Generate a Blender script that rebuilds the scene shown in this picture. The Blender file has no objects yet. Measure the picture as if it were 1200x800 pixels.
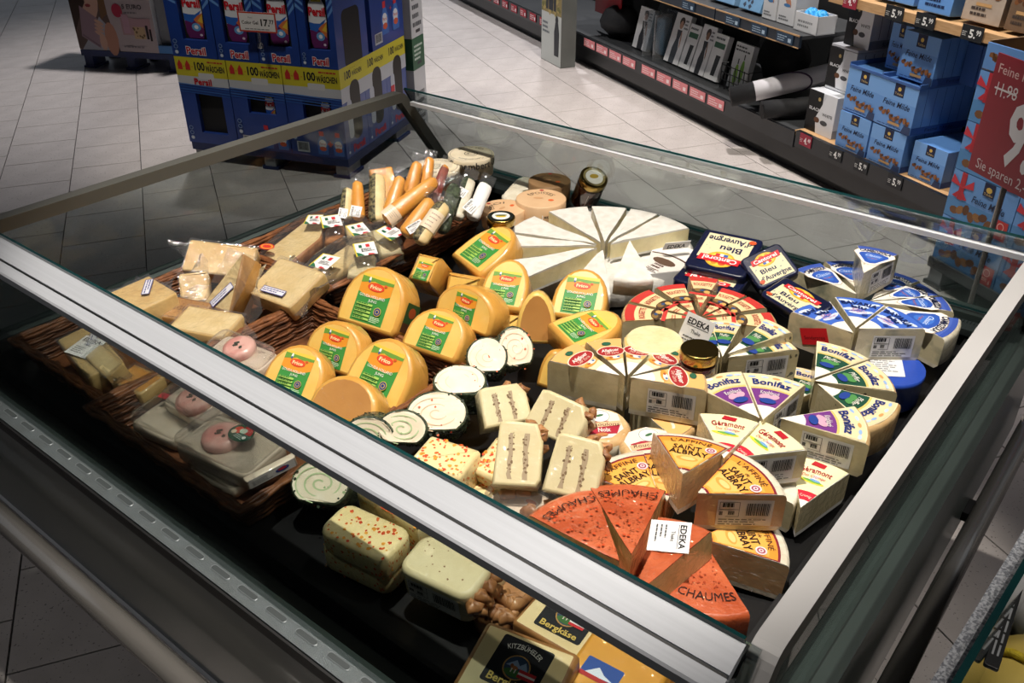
import bpy, math, random
from mathutils import Matrix, Vector, noise

# ---------------------------------------------------------------- camera, world, lamps, exposure
SC = bpy.context.scene
COL = SC.collection
cam_d = bpy.data.cameras.new('camera')
cam = bpy.data.objects.new('camera', cam_d)
COL.objects.link(cam)
cam_d.sensor_width = 36.0
cam_d.lens = 31.8681
cam_d.clip_start = 0.02
cam.matrix_world = Matrix([[0.6262045, 0.4058672, -0.6656874, 0], [-0.7796505, 0.3220227, -0.5370721, 0], [-0.0036135, 0.8553205, 0.5180866, 1.46], [0, 0, 0, 1]])
SC.camera = cam

world = bpy.data.worlds.new('world')
SC.world = world
world.use_nodes = True
world.node_tree.nodes['Background'].inputs[0].default_value = (0.80, 0.88, 1.0, 1)
world.node_tree.nodes['Background'].inputs[1].default_value = 0.26

def spot(name, loc, target, power, deg, blend=0.25, size=0.04, col=(1, .93, .84)):
    d = bpy.data.lights.new(name, 'SPOT')
    d.energy = power; d.spot_size = math.radians(deg); d.spot_blend = blend
    d.shadow_soft_size = size; d.color = col
    o = bpy.data.objects.new(name, d); COL.objects.link(o)
    v = Vector(target) - Vector(loc)
    o.matrix_world = Matrix.Translation(loc) @ v.to_track_quat('-Z', 'Y').to_matrix().to_4x4()
    return o
def area(name, loc, sx, sy, power, col=(1, .96, .9), target=None):
    d = bpy.data.lights.new(name, 'AREA'); d.shape = 'RECTANGLE'
    d.size = sx; d.size_y = sy; d.energy = power; d.color = col
    o = bpy.data.objects.new(name, d); COL.objects.link(o)
    o.location = loc
    if target:
        v = Vector(target) - Vector(loc)
        o.rotation_euler = v.to_track_quat('-Z', 'Y').to_euler()
    return o
LAMP_Z = 3.6
spot('case_spot', (0.66, 0.60, 3.55), (1.02, 0.80, 0.7), 435, 36, .4, .03)
spot('case_spot_right', (1.0, -0.65, 3.55), (1.0, 0.55, 0.7), 110, 36, .5, .04)
spot('aisle_spot', (3.6, 2.0, 3.55), (4.2, 1.7, 0), 480, 80, .7, .08, (1, .93, .90))
spot('far_aisle_spot', (6.0, 4.5, 3.55), (6.2, 4.3, 0), 420, 95, .8, .08, (.97, .97, 1))
spot('shelf_spot', (2.4, 1.2, 3.55), (4.1, 1.1, .4), 430, 62, .6, .08)
spot('left_aisle_spot', (3.4, 5.0, 3.55), (3.6, 4.8, 0), 430, 85, .8, .1, (1, .96, .96))
spot('detergent_spot', (1.3, 3.2, 3.55), (2.7, 3.4, .5), 190, 40, .6, .08)
spot('near_aisle_spot', (-0.9, 1.6, 3.55), (-0.3, 1.6, 0), 45, 85, .8, .1, (1, .97, .95))
spot('right_aisle_spot', (1.6, -1.2, 3.55), (1.5, -0.2, 0), 55, 60, .8, .08, (1, .95, .93))
SC.view_settings.view_transform = 'Standard'
SC.view_settings.look = 'None'
SC.view_settings.gamma = 1.0
SC.view_settings.use_curve_mapping = False
SC.view_settings.exposure = 0.0

# ---------------------------------------------------------------- materials
def lin(h):
    h = h.lstrip('#')
    o = []
    for i in (0, 2, 4):
        c = int(h[i:i+2], 16) / 255
        o.append(c / 12.92 if c <= .04045 else ((c + .055) / 1.055) ** 2.4)
    return (*o, 1)
_M = {}
def new_mat(name):
    m = bpy.data.materials.new(name); m.use_nodes = True
    nt = m.node_tree
    return m, nt, nt.nodes['Principled BSDF']
def mat(name, c1, c2=None, scale=30, rough=.5, bump=0, bscale=None, metal=0, coat=0, crinkle=0, cscale=60, stretch=None, spec=None, sss=0, lo=.35, hi=.65, detail=3):
    """noise-mixed principled material; crinkle = bump on the clear coat (shrink film)"""
    if name in _M: return _M[name]
    m, nt, b = new_mat(name); N, L = nt.nodes, nt.links
    b.inputs['Roughness'].default_value = rough; b.inputs['Metallic'].default_value = metal
    if spec is not None: b.inputs['Specular IOR Level'].default_value = spec
    if sss:
        b.inputs['Subsurface Weight'].default_value = sss
        b.inputs['Subsurface Radius'].default_value = (.006, .004, .002)
        b.inputs['Subsurface Scale'].default_value = 1
    tc = N.new('ShaderNodeTexCoord'); vec = tc.outputs['Object']
    if stretch:
        mp = N.new('ShaderNodeMapping'); mp.inputs['Scale'].default_value = stretch
        L.new(vec, mp.inputs['Vector']); vec = mp.outputs[0]
    b.inputs['Base Color'].default_value = lin(c1)
    if c2:
        n = N.new('ShaderNodeTexNoise'); n.inputs['Scale'].default_value = scale; n.inputs['Detail'].default_value = detail
        L.new(vec, n.inputs['Vector'])
        r = N.new('ShaderNodeValToRGB'); r.color_ramp.elements[0].position = lo; r.color_ramp.elements[1].position = hi
        r.color_ramp.elements[0].color = lin(c1); r.color_ramp.elements[1].color = lin(c2)
        L.new(n.outputs['Fac'], r.inputs[0]); L.new(r.outputs[0], b.inputs['Base Color'])
    if bump:
        n2 = N.new('ShaderNodeTexNoise'); n2.inputs['Scale'].default_value = bscale or scale * 2; n2.inputs['Detail'].default_value = 4
        L.new(vec, n2.inputs['Vector'])
        bp = N.new('ShaderNodeBump'); bp.inputs['Strength'].default_value = bump; bp.inputs['Distance'].default_value = .002
        L.new(n2.outputs['Fac'], bp.inputs['Height']); L.new(bp.outputs[0], b.inputs['Normal'])
    if coat:
        b.inputs['Coat Weight'].default_value = coat; b.inputs['Coat Roughness'].default_value = .06
        if crinkle:
            n3 = N.new('ShaderNodeTexNoise'); n3.inputs['Scale'].default_value = cscale; n3.inputs['Detail'].default_value = 2
            n3.inputs['Distortion'].default_value = 1.2
            L.new(tc.outputs['Object'], n3.inputs['Vector'])
            b3 = N.new('ShaderNodeBump'); b3.inputs['Strength'].default_value = min(1, crinkle*1.5); b3.inputs['Distance'].default_value = .009
            L.new(n3.outputs['Fac'], b3.inputs['Height']); L.new(b3.outputs[0], b.inputs['Coat Normal'])
    _M[name] = m
    return m
def ink(h, rough=.5):
    """flat printing ink"""
    k = 'ink_' + h.lstrip('#')
    if k in _M: return _M[k]
    m, nt, b = new_mat(k)
    b.inputs['Base Color'].default_value = lin(h); b.inputs['Roughness'].default_value = rough
    b.inputs['Coat Weight'].default_value = .08; b.inputs['Coat Roughness'].default_value = .15; b.inputs['Specular IOR Level'].default_value = .3
    _M[k] = m
    return m
def film(name, tint=(.97, .97, .97), f0=.05, rough=.06, bump=0, bscale=40, haze=0, hazecol='#c8c8c8'):
    """thin clear sheet: transparent with fresnel gloss, optionally a little milky"""
    if name in _M: return _M[name]
    m = bpy.data.materials.new(name); m.use_nodes = True
    nt = m.node_tree; N, L = nt.nodes, nt.links; N.clear()
    out = N.new('ShaderNodeOutputMaterial'); tr = N.new('ShaderNodeBsdfTransparent'); gl = N.new('ShaderNodeBsdfGlossy')
    tr.inputs[0].default_value = (*tint, 1); gl.inputs['Roughness'].default_value = rough
    mx = N.new('ShaderNodeMixShader'); lw = N.new('ShaderNodeLayerWeight'); lw.inputs['Blend'].default_value = .25
    ma = N.new('ShaderNodeMath'); ma.operation = 'MULTIPLY_ADD'; ma.inputs[1].default_value = .45; ma.inputs[2].default_value = f0
    L.new(lw.outputs['Fresnel'], ma.inputs[0]); L.new(ma.outputs[0], mx.inputs[0])
    base = tr.outputs[0]
    if haze:
        df = N.new('ShaderNodeBsdfDiffuse'); df.inputs[0].default_value = lin(hazecol)
        m2 = N.new('ShaderNodeMixShader'); m2.inputs[0].default_value = haze
        L.new(base, m2.inputs[1]); L.new(df.outputs[0], m2.inputs[2]); base = m2.outputs[0]
    L.new(base, mx.inputs[1]); L.new(gl.outputs[0], mx.inputs[2]); L.new(mx.outputs[0], out.inputs[0])
    if bump:
        tc = N.new('ShaderNodeTexCoord'); n = N.new('ShaderNodeTexNoise'); n.inputs['Scale'].default_value = bscale
        n.inputs['Distortion'].default_value = 1.0
        L.new(tc.outputs['Object'], n.inputs['Vector'])
        bp = N.new('ShaderNodeBump'); bp.inputs['Strength'].default_value = bump; bp.inputs['Distance'].default_value = .006
        L.new(n.outputs['Fac'], bp.inputs['Height']); L.new(bp.outputs[0], gl.inputs['Normal']); L.new(bp.outputs[0], lw.inputs['Normal'])
    _M[name] = m
    return m
def glow(name, col, strength):
    if name in _M: return _M[name]
    m, nt, b = new_mat(name)
    b.inputs['Emission Color'].default_value = (*col, 1); b.inputs['Emission Strength'].default_value = strength
    _M[name] = m
    return m

# ---------------------------------------------------------------- mesh helpers
class MB:
    def __init__(s): s.v, s.f, s.m, s.sm, s.mats = [], [], [], [], []
    def mi(s, m):
        if m not in s.mats: s.mats.append(m)
        return s.mats.index(m)
    def add(s, vs, fs, m, smooth=False):
        o = len(s.v); s.v.extend(vs); i = s.mi(m)
        for f in fs: s.f.append([o + k for k in f]); s.m.append(i); s.sm.append(smooth)
        return s
    def box(s, a, b, m, mx=None):
        (x0, y0, z0), (x1, y1, z1) = a, b
        vs = [(x0,y0,z0),(x1,y0,z0),(x1,y1,z0),(x0,y1,z0),(x0,y0,z1),(x1,y0,z1),(x1,y1,z1),(x0,y1,z1)]
        if mx: vs = [tuple(mx @ Vector(v)) for v in vs]
        return s.add(vs, [(0,3,2,1),(4,5,6,7),(0,1,5,4),(1,2,6,5),(2,3,7,6),(3,0,4,7)], m)
    def slab(s, loop, t, mf, ms, bev=.003, mb=None, smooth=True, jit=0, seed=0):
        """outline loop (ccw) in xy, thickness z 0..t, rounded rims; mf front face, ms side, mb back"""
        n = len(loop); P = [Vector(p) for p in loop]; N = []
        for i in range(n):
            a = (P[i] - P[i-1]); b = (P[(i+1) % n] - P[i])
            k = Vector((a.y, -a.x)).normalized() + Vector((b.y, -b.x)).normalized()
            N.append(k.normalized() / max(.6, k.length / 2) if k.length > 1e-6 else Vector((0, 0)))
        lv = [(0, bev), (bev*.3, bev*.3), (bev, 0), (t-bev, 0), (t-bev*.3, bev*.3), (t, bev)]
        rnd = random.Random(seed)
        vs = []
        for z, ins in lv:
            for p, q in zip(P, N):
                j = rnd.uniform(-jit, jit) if jit else 0
                vs.append((p.x - q.x*ins, p.y - q.y*ins, z + j))
        fs = []
        for k in range(5):
            for i in range(n): fs.append((k*n+i, k*n+(i+1) % n, (k+1)*n+(i+1) % n, (k+1)*n+i))
        s.add(vs, fs, ms, smooth)
        o = len(s.v) - 6*n
        s.f.append([o + i for i in range(n)][::-1]); s.m.append(s.mi(mb or mf)); s.sm.append(False)
        s.f.append([o + 5*n + i for i in range(n)]); s.m.append(s.mi(mf)); s.sm.append(False)
        return s
    def tube(s, path, r, m, n=8, closed=False, rx=None):
        P = [Vector(p) for p in path]; k = len(P); vs = []
        for i, p in enumerate(P):
            d = (P[(i+1) % k] - P[i-1]) if closed else (P[min(i+1, k-1)] - P[max(i-1, 0)])
            d = d.normalized(); a = d.cross(Vector((0, 0, 1)))
            a = a.normalized() if a.length > .05 else Vector((1, 0, 0)); b = d.cross(a)
            rr = r[i] if isinstance(r, (list, tuple)) else r
            for j in range(n):
                t = 2*math.pi*j/n
                vs.append(tuple(p + a*(math.cos(t)*(rx or rr)) + b*(math.sin(t)*rr)))
        fs = [(i*n+j, i*n+(j+1) % n, ((i+1) % k)*n+(j+1) % n, ((i+1) % k)*n+j) for i in range(k if closed else k-1) for j in range(n)]
        if not closed: fs += [tuple(range(n))[::-1], tuple((k-1)*n+j for j in range(n))]
        return s.add(vs, fs, m, True)
    def lathe(s, prof, n, ms, mx=None, sy=1, smooth=True):
        """prof [(r,z)] bottom to top; ms one material or one per band"""
        vs = [(r*math.cos(2*math.pi*j/n), sy*r*math.sin(2*math.pi*j/n), z) for r, z in prof for j in range(n)]
        if mx: vs = [tuple(mx @ Vector(v)) for v in vs]
        o = len(s.v); s.v.extend(vs)
        for i in range(len(prof)-1):
            mi = s.mi(ms[i] if isinstance(ms, list) else ms)
            for j in range(n):
                s.f.append([o+i*n+j, o+i*n+(j+1) % n, o+(i+1)*n+(j+1) % n, o+(i+1)*n+j]); s.m.append(mi); s.sm.append(smooth)
        for i, rev in ((0, True), (len(prof)-1, False)):
            if prof[i][0] > 1e-5:
                mi = s.mi(ms[min(i, len(ms)-1)] if isinstance(ms, list) else ms)
                q = [o+i*n+j for j in range(n)]
                s.f.append(q[::-1] if rev else q); s.m.append(mi); s.sm.append(False)
        return s
    def mesh(s, name):
        me = bpy.data.meshes.new(name)
        me.from_pydata(s.v, [], s.f)
        for m in s.mats: me.materials.append(m)
        me.polygons.foreach_set('material_index', s.m)
        me.polygons.foreach_set('use_smooth', s.sm)
        me.update()
        return me
    def obj(s, name, parent=None, mx=None):
        return link(name, s.mesh(name), parent, mx)
def link(name, me, parent=None, mx=None):
    o = bpy.data.objects.new(name, me); COL.objects.link(o)
    if parent: o.parent = parent
    if mx is not None: o.matrix_local = mx
    return o
def tag(o, label, cat, group=None):
    o['label'] = label; o['category'] = cat
    if group: o['group'] = group
    return o
def thing(name, label, cat, mx=None, group=None):
    o = bpy.data.objects.new(name, None); COL.objects.link(o)
    o.empty_display_size = .05
    if mx is not None: o.matrix_world = mx
    return tag(o, label, cat, group)
def struct(o): o['kind'] = 'structure'; return o
def stuff(o): o['kind'] = 'stuff'; return o
def T3(x=0, y=0, z=0): return Matrix.Translation((x, y, z))
def RZ(a): return Matrix.Rotation(math.radians(a), 4, 'Z')
def RX(a): return Matrix.Rotation(math.radians(a), 4, 'X')
def RY(a): return Matrix.Rotation(math.radians(a), 4, 'Y')
def basis(o, x, y, z):
    m = Matrix((x, y, z)).transposed().to_4x4(); m.translation = o
    return m
def face3(BL, BR, T):
    """frame of a face: origin at the middle of its lower edge, x along it, y up to T, z outward"""
    a, b, t = Vector(BL), Vector(BR), Vector(T)
    o = (a + b) / 2; x = (b - a); w = x.length; x.normalize()
    y = t - o; y -= x * y.dot(x); h = y.length; y.normalize()
    return basis(o, x, y, x.cross(y)), w, h
def ray2(A, B, roll=0):
    """frame at A with y toward B, z up"""
    a, b = Vector(A), Vector(B); y = (b - a); d = y.length; y.normalize()
    x = y.cross(Vector((0, 0, 1))).normalized()
    return basis(a, x, y, x.cross(y)) @ RY(roll), d
def rrect(w, h, r=.005, k=3, x0=None, y0=0):
    x0 = -w/2 if x0 is None else x0; o = []
    for cx, cy, a in ((x0+w-r, y0+r, -90), (x0+w-r, y0+h-r, 0), (x0+r, y0+h-r, 90), (x0+r, y0+r, 180)):
        for i in range(k+1):
            t = math.radians(a + 90*i/k); o.append((cx + r*math.cos(t), cy + r*math.sin(t)))
    return o
def dome(w, h, flat=.5, k=12):
    """D shape: flat base, straight flanks to flat*h, elliptic top (ccw)"""
    o = [(-w/2*.94, 0), (w/2*.94, 0), (w/2, h*.12)]
    for i in range(k+1):
        t = math.pi*i/k; o.append((w/2*math.cos(t), h*flat + h*(1-flat)*math.sin(t)))
    o.append((-w/2, h*.12))
    return o

# ---------------------------------------------------------------- printed artwork: layered flat shapes and lettering
_T = {}
def glyphs(s, bold=0, shear=0, res=2):
    k = (s, bold, shear, res)
    if k not in _T:
        c = bpy.data.curves.new('lettering', 'FONT'); c.body = s; c.resolution_u = res; c.offset = bold; c.shear = shear
        o = bpy.data.objects.new('lettering', c)
        me = o.to_mesh()
        vs = [(v.co.x, v.co.y) for v in me.vertices]; fs = [tuple(p.vertices) for p in me.polygons]
        o.to_mesh_clear(); bpy.data.objects.remove(o); bpy.data.curves.remove(c)
        xs = [v[0] for v in vs] or [0, 1]
        _T[k] = (vs, fs, min(xs), max(xs))
    return _T[k]
STEP = .00013
class Art:
    def __init__(s): s.it = []; s.l = 0
    def raw(s, vs, fs, m): s.it.append((vs, fs, ink(m) if isinstance(m, str) else m, s.l)); s.l += 1; return s
    def poly(s, pts, m): return s.raw(list(pts), [tuple(range(len(pts)))], m)
    def rect(s, x0, y0, x1, y1, m): return s.poly([(x0,y0),(x1,y0),(x1,y1),(x0,y1)], m)
    def rr(s, cx, cy, w, h, r, m): return s.poly(rrect(w, h, r, 3, cx-w/2, cy-h/2), m)
    def ell(s, cx, cy, rx, ry, m, n=20, rot=0):
        c, d = math.cos(math.radians(rot)), math.sin(math.radians(rot)); o = []
        for i in range(n):
            a = 2*math.pi*i/n; x, y = rx*math.cos(a), ry*math.sin(a); o.append((cx+x*c-y*d, cy+x*d+y*c))
        return s.poly(o, m)
    def sector(s, r0, r1, a, m, n=10, a2=None, cy=0, cx=0):
        """around +y; half angle a (or from a to a2), degrees clockwise positive"""
        A0, A1 = (-a, a) if a2 is None else (a, a2)
        f = lambda r, t: (cx + r*math.sin(math.radians(t)), cy + r*math.cos(math.radians(t)))
        ts = [A0 + (A1-A0)*i/n for i in range(n+1)]
        if r0 < 1e-6: return s.poly([(cx, cy)] + [f(r1, t) for t in ts][::-1], m)
        vs = [f(r0, t) for t in ts] + [f(r1, t) for t in ts]
        return s.raw(vs, [(i, n+1+i, n+2+i, i+1) [::-1] for i in range(n)], m)
    def ring(s, cx, cy, r0, r1, m, n=22): return s.sector(r0, r1, 0, m, n, 360, cy, cx)
    def text(s, t, cx, cy, h, m, w=None, bold=.0, shear=0, rot=0, res=2, align=0):
        vs, fs, x0, x1 = glyphs(t, bold, shear, res)
        k = h/.69; kx = (w/(x1-x0)) if w else k
        c, d = math.cos(math.radians(rot)), math.sin(math.radians(rot)); o = []
        off = (x0+x1)/2 if align == 0 else x0
        for x, y in vs:
            X, Y = (x-off)*kx, y*k - h/2; o.append((cx+X*c-Y*d, cy+X*d+Y*c))
        return s.raw(o, fs, m)
    def arc(s, t, r, h, m, w=None, bold=.0, shear=0, a0=0, flip=False, cx=0, cy=0, res=2):
        """lettering along a circle around (cx,cy); tops outward, or inward when flip"""
        vs, fs, x0, x1 = glyphs(t, bold, shear, res)
        k = h/.69; kx = (w/(x1-x0)) if w else k; o = []
        for x, y in vs:
            X, Y = (x-(x0+x1)/2)*kx, y*k - h/2
            if flip: th = math.radians(a0) - X/r; R = r - Y; o.append((cx + R*math.sin(th), cy + R*math.cos(th)))
            else: th = math.radians(a0) + X/r; R = r + Y; o.append((cx + R*math.sin(th), cy + R*math.cos(th)))
        return s.raw(o, fs, m)
    def lines(s, x0, y0, x1, y1, n, m, seed=0, fill=.5):
        """rows of small unreadable print"""
        rnd = random.Random(seed); vs, fs = [], []
        dy = (y1-y0)/n
        for i in range(n):
            x = x0; yy = y0 + dy*(i+.25)
            end = x0 + (x1-x0)*rnd.uniform(.6, 1)
            while x < end:
                w = min(rnd.uniform(.06, .2)*(x1-x0), end-x); q = len(vs)
                vs += [(x, yy), (x+w, yy), (x+w, yy+dy*fill), (x, yy+dy*fill)]; fs.append((q, q+1, q+2, q+3)); x += w + .03*(x1-x0)
        return s.raw(vs, fs, m)
    def bars(s, x0, y0, x1, y1, m='#151515', seed=3):
        rnd = random.Random(seed); vs, fs = [], []; x = x0
        while x < x1:
            w = rnd.choice((.02, .035, .05))*(x1-x0); q = len(vs)
            vs += [(x, y0), (min(x+w, x1), y0), (min(x+w, x1), y1), (x, y1)]; fs.append((q, q+1, q+2, q+3)); x += w + rnd.choice((.02, .03))*(x1-x0)
        return s.raw(vs, fs, m)
    def blobs(s, n, x0, y0, x1, y1, r, m, seed=0, inside=None):
        rnd = random.Random(seed); vs, fs = [], []
        for _ in range(n):
            cx, cy = rnd.uniform(x0, x1), rnd.uniform(y0, y1)
            if inside and not inside(cx, cy): continue
            q = len(vs); k = rnd.randint(4, 6); R = rnd.uniform(.4, 1)*r
            for i in range(k):
                a = 2*math.pi*i/k; vs.append((cx + R*math.cos(a)*rnd.uniform(.6, 1.2), cy + R*math.sin(a)*rnd.uniform(.6, 1.2)))
            fs.append(tuple(range(q, q+k)))
        return s.raw(vs, fs, m) if fs else s
    def mesh(s, name, fn=None):
        b = MB()
        for vs, fs, m, l in s.it:
            z = STEP*(1+l)
            b.add([fn(x, y, z) if fn else (x, y, z) for x, y in vs], fs, m)
        return b.mesh(name)
    def obj(s, name, parent, mx=None, fn=None): return link(name, s.mesh(name, fn), parent, mx)
def subdiv_rect(x0, y0, x1, y1, n):
    vs = [(x0+(x1-x0)*i/n, y) for y in (y0, y1) for i in range(n+1)]
    return vs, [(i, i+1, n+2+i, n+1+i) for i in range(n)]

# ---------------------------------------------------------------- setting: floor with its tiles, ceiling
TILE, A0, B0 = .2955, 4.393, .225
FLO = basis((0, 0, 0), Vector((0.5145, 0.8575, 0)), Vector((-(0.5145, 0.8575, 0)[1], (0.5145, 0.8575, 0)[0], 0)), Vector((0, 0, 1)))
m_grout = mat('floor_grout', '#4a4846', '#3a3836', 40, .9)
m_tile = mat('floor_tile', '#aea7a3', '#b9b2ae', 9, .42, .06, 300, spec=.4)
nt = m_tile.node_tree
def specks(m, scale, thr, col, amount=.75):
    nt = m.node_tree; N, L = nt.nodes, nt.links; b = N['Principled BSDF']
    tc = N.new('ShaderNodeTexCoord'); n = N.new('ShaderNodeTexNoise'); n.inputs['Scale'].default_value = scale; n.inputs['Detail'].default_value = 1
    L.new(tc.outputs['Object'], n.inputs['Vector'])
    r = N.new('ShaderNodeValToRGB'); r.color_ramp.elements[0].position = thr; r.color_ramp.elements[1].position = thr + .03
    r.color_ramp.elements[0].color = (0, 0, 0, 1); r.color_ramp.elements[1].color = (amount,) * 3 + (1,)
    L.new(n.outputs['Fac'], r.inputs[0])
    mx = N.new('ShaderNodeMix'); mx.data_type = 'RGBA'
    src = b.inputs['Base Color'].links[0].from_socket if b.inputs['Base Color'].links else None
    if src: L.new(src, mx.inputs[6])
    else: mx.inputs[6].default_value = b.inputs['Base Color'].default_value
    mx.inputs[7].default_value = lin(col); L.new(r.outputs[0], mx.inputs[0]); L.new(mx.outputs[2], b.inputs['Base Color'])
specks(m_tile, 160, .68, '#5c5855', .7)
floor = struct(MB().box((-3, -9, -.06), (16, 6, -.004), m_grout).obj('floor', None, FLO))
g = .0018
tl = MB().slab([(g, g), (TILE-g, g), (TILE-g, TILE-g), (g, TILE-g)], .0045, m_tile, m_tile, .0012, smooth=False).mesh('tile')
Fi = Vector((0.6657, 0.5371, -0.5181))
near, rest = [], []
for k in range(-22, 24):
    for i in range(-12, 34):
        a = A0 + TILE*(i + (.5 if k % 2 else 0)) - TILE*12; b = B0 + TILE*k
        c = FLO @ Vector((a + TILE/2, b + TILE/2, 0)); d = c.length
        if d > 14: continue
        hx = math.degrees(math.atan2(c.x*Fi.y - c.y*Fi.x, c.x*Fi.x + c.y*Fi.y))
        hidden = (.45 < c.x < 1.45 and .3 < c.y < 1.4) or d < .5
        (near if abs(hx) < 36 and not hidden else rest).append((d, a, b))
near.sort()
for d, a, b in near[:300]: link('tile', tl, floor, T3(a, b, -.0045))
far = MB(); tv = [tuple(v.co) for v in tl.vertices]; tf = [tuple(p.vertices) for p in tl.polygons]
for d, a, b in near[300:] + [r for r in rest if r[0] < 5]:
    far.add([(x+a, y+b, z-.0045) for x, y, z in tv], tf, m_tile)
stuff(far.obj('distant_tiles', floor))
m_wall = mat('wall_paint', '#4a4846', '#45433f', 3, .9)
struct(MB().box((-2.6, -6, 0), (-2.5, 10, LAMP_Z+.02), m_wall).obj('wall_rear')); struct(MB().box((-2.5, -4.1, 0), (12, -4, LAMP_Z+.02), m_wall).obj('wall_right'))
m_ceil = mat('ceiling_paint', '#55555a', '#4c4c50', 3, .9)
ceil = struct(MB().box((-6, -6, LAMP_Z+.02), (12, 10, LAMP_Z+.1), m_ceil).obj('ceiling'))
m_lampb = mat('lamp_housing', '#d8d8d8', rough=.4); m_lamp = glow('lamp_glass', (1, .95, .88), 14)
for i, (x, y) in enumerate(((.66, .60), (1.0, -.65), (3.6, 2.0), (2.4, 1.2), (3.4, 5.0), (1.3, 3.2), (6.0, 1.0), (6.0, 4.5), (-.9, 1.6), (1.6, -1.2))):
    t = thing('ceiling_lamp', 'round ceiling downlight %s' % ('straight above the cheese case', 'above the aisle right of the cheese case', 'above the aisle behind the case', 'in front of the coffee shelf',
        'above the left aisle', 'in front of the detergent stand', 'above the gondola shelf', 'farthest down the back aisle', 'behind the camera on the left', 'behind the camera on the right')[i], 'lamp', T3(x, y, LAMP_Z))
    MB().lathe([(.11, -.012), (.12, -.012), (.12, .02)], 24, m_lampb).obj('lamp_ring', t)
    MB().lathe([(.0, -.011), (.085, -.011)], 24, m_lamp).obj('lamp_glass', t)

# ---------------------------------------------------------------- the refrigerated island case (x away from the camera, y to the left)
ZB, ZT = .69, .882
NXB, NXT, FXB, FXT = .385, .498, 1.575, 1.458
YR, YL = .152, 1.488
m_body = mat('case_paint', '#4b5451', '#464e4b', 6, .32, coat=.4)
m_dark = mat('case_liner', '#0b0c0c', '#101111', 20, .5)
m_tray = mat('tray_black', '#0c0c0d', '#131314', 30, .34)
m_alu = mat('brushed_aluminium', '#b4b7bd', '#bbbec4', 4, .36, .03, 200, metal=.1, stretch=(80, 1, 80))
m_railw = mat('rail_white', '#b4b2b1', '#adabaa', 5, .45)
m_railg = mat('rail_grey', '#5f5e58', '#595852', 6, .5)
m_strip = mat('grille_grey', '#575e60', '#525859', 30, .42, .5, 700, metal=.35)
m_slot = mat('slot_rim', '#6c7274', '#656b6d', 30, .4, metal=.4)
m_hole = mat('slot_hole', '#2f3536', rough=.6)
m_chrome = mat('tube_steel', '#8f8b86', '#86827d', 5, .2, metal=.6, stretch=(1, 1, 40))
m_black = mat('black_plastic', '#111112', '#161617', 30, .45)
m_glass = film('case_glass', (.75, .79, .78), .008, .015)
m_gedge = mat('glass_edge', '#0c2e30', '#123c3c', 10, .15, coat=1)
case = thing('refrigerated_display_case', 'open refrigerated island case with slanted glass sides, filled with packed cheese', 'display case', T3(.98, .82, 0))
IC = case.matrix_world.inverted()
def part(b, name): 
    o = b.obj(name, case); o.matrix_local = IC; return o
def quadwall(b, A, B, C, D, t, m, me=None):
    """thick pane A,B bottom, C,D top; t thickness"""
    A, B, C, D = map(Vector, (A, B, C, D)); n = (B-A).cross(D-A).normalized()*t
    b.add([tuple(v) for v in (A, B, C, D)], [(0, 1, 2, 3)], m); b.add([tuple(v-n) for v in (A, B, C, D)], [(3, 2, 1, 0)], m)
    P = [A, B, C, D]
    for i in range(4):
        j = (i+1) % 4; b.add([tuple(v) for v in (P[i], P[i]-n, P[j]-n, P[j])], [(0, 1, 2, 3)], me or m)
# body
part(MB().box((.56, .30, .0), (1.46, 1.36, .10), m_dark), 'plinth')
part(MB().box((.53, .27, .10), (1.50, 1.40, .474), m_body).box((.362, .125, .474), (1.60, 1.51, .615), m_body), 'cabinet_body')
b = MB()
for A, B in (((.362, .125, .615), (.40, 1.51, ZB-.006)), ((1.56, .125, .615), (1.60, 1.51, ZB-.006)), ((.40, .125, .615), (1.56, .165, ZB-.006)), ((.40, 1.472, .615), (1.56, 1.51, ZB-.006))): b.box(A, B, m_body)
part(b, 'cabinet_flange')
part(MB().box((.357, .125, .470), (.364, 1.51, .480), m_alu), 'trim_line')
part(MB().box((.40, .165, .615), (1.56, 1.472, .626), m_dark), 'floor_liner')
b = MB()
quadwall(b, (.392, 1.47, ZB-.004), (.392, .167, ZB-.004), (.448, .2, .63), (.448, 1.44, .63), .003, m_dark)
quadwall(b, (1.562, .167, ZB-.02), (1.562, 1.47, ZB-.02), (1.525, 1.44, .63), (1.525, .2, .63), .003, m_dark)
quadwall(b, (.40, .167, ZB-.004), (1.56, .167, ZB-.004), (1.53, .2, .63), (.44, .2, .63), .003, m_dark)
quadwall(b, (1.56, 1.47, ZB-.004), (.40, 1.47, ZB-.004), (.44, 1.44, .63), (1.53, 1.44, .63), .003, m_dark)
part(b, 'inner_wall')
BED = .645
tr = part(MB().box((.455, .228, .628), (1.515, 1.445, BED), m_tray).box((.455, .222, .628), (1.515, .23, BED+.016), m_black).box((.450, .222, .628), (.457, 1.445, BED+.012), m_black), 'display_tray')
# side grille with its glossy slots
gr = part(MB().box((.42, .172, .640), (1.53, .221, .652), m_black), 'side_grille')
m_gl = mat('grille_gloss', '#1c1c1d', rough=.06, coat=1, bump=.6, bscale=90)
sl = MB().slab(rrect(.007, .030, .003, 2), .005, m_gl, m_gl, .002).mesh('grille_slot')
for i in range(44): link('grille_slot', sl, gr, T3(.45 + i*.024, .186, .6505))
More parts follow.
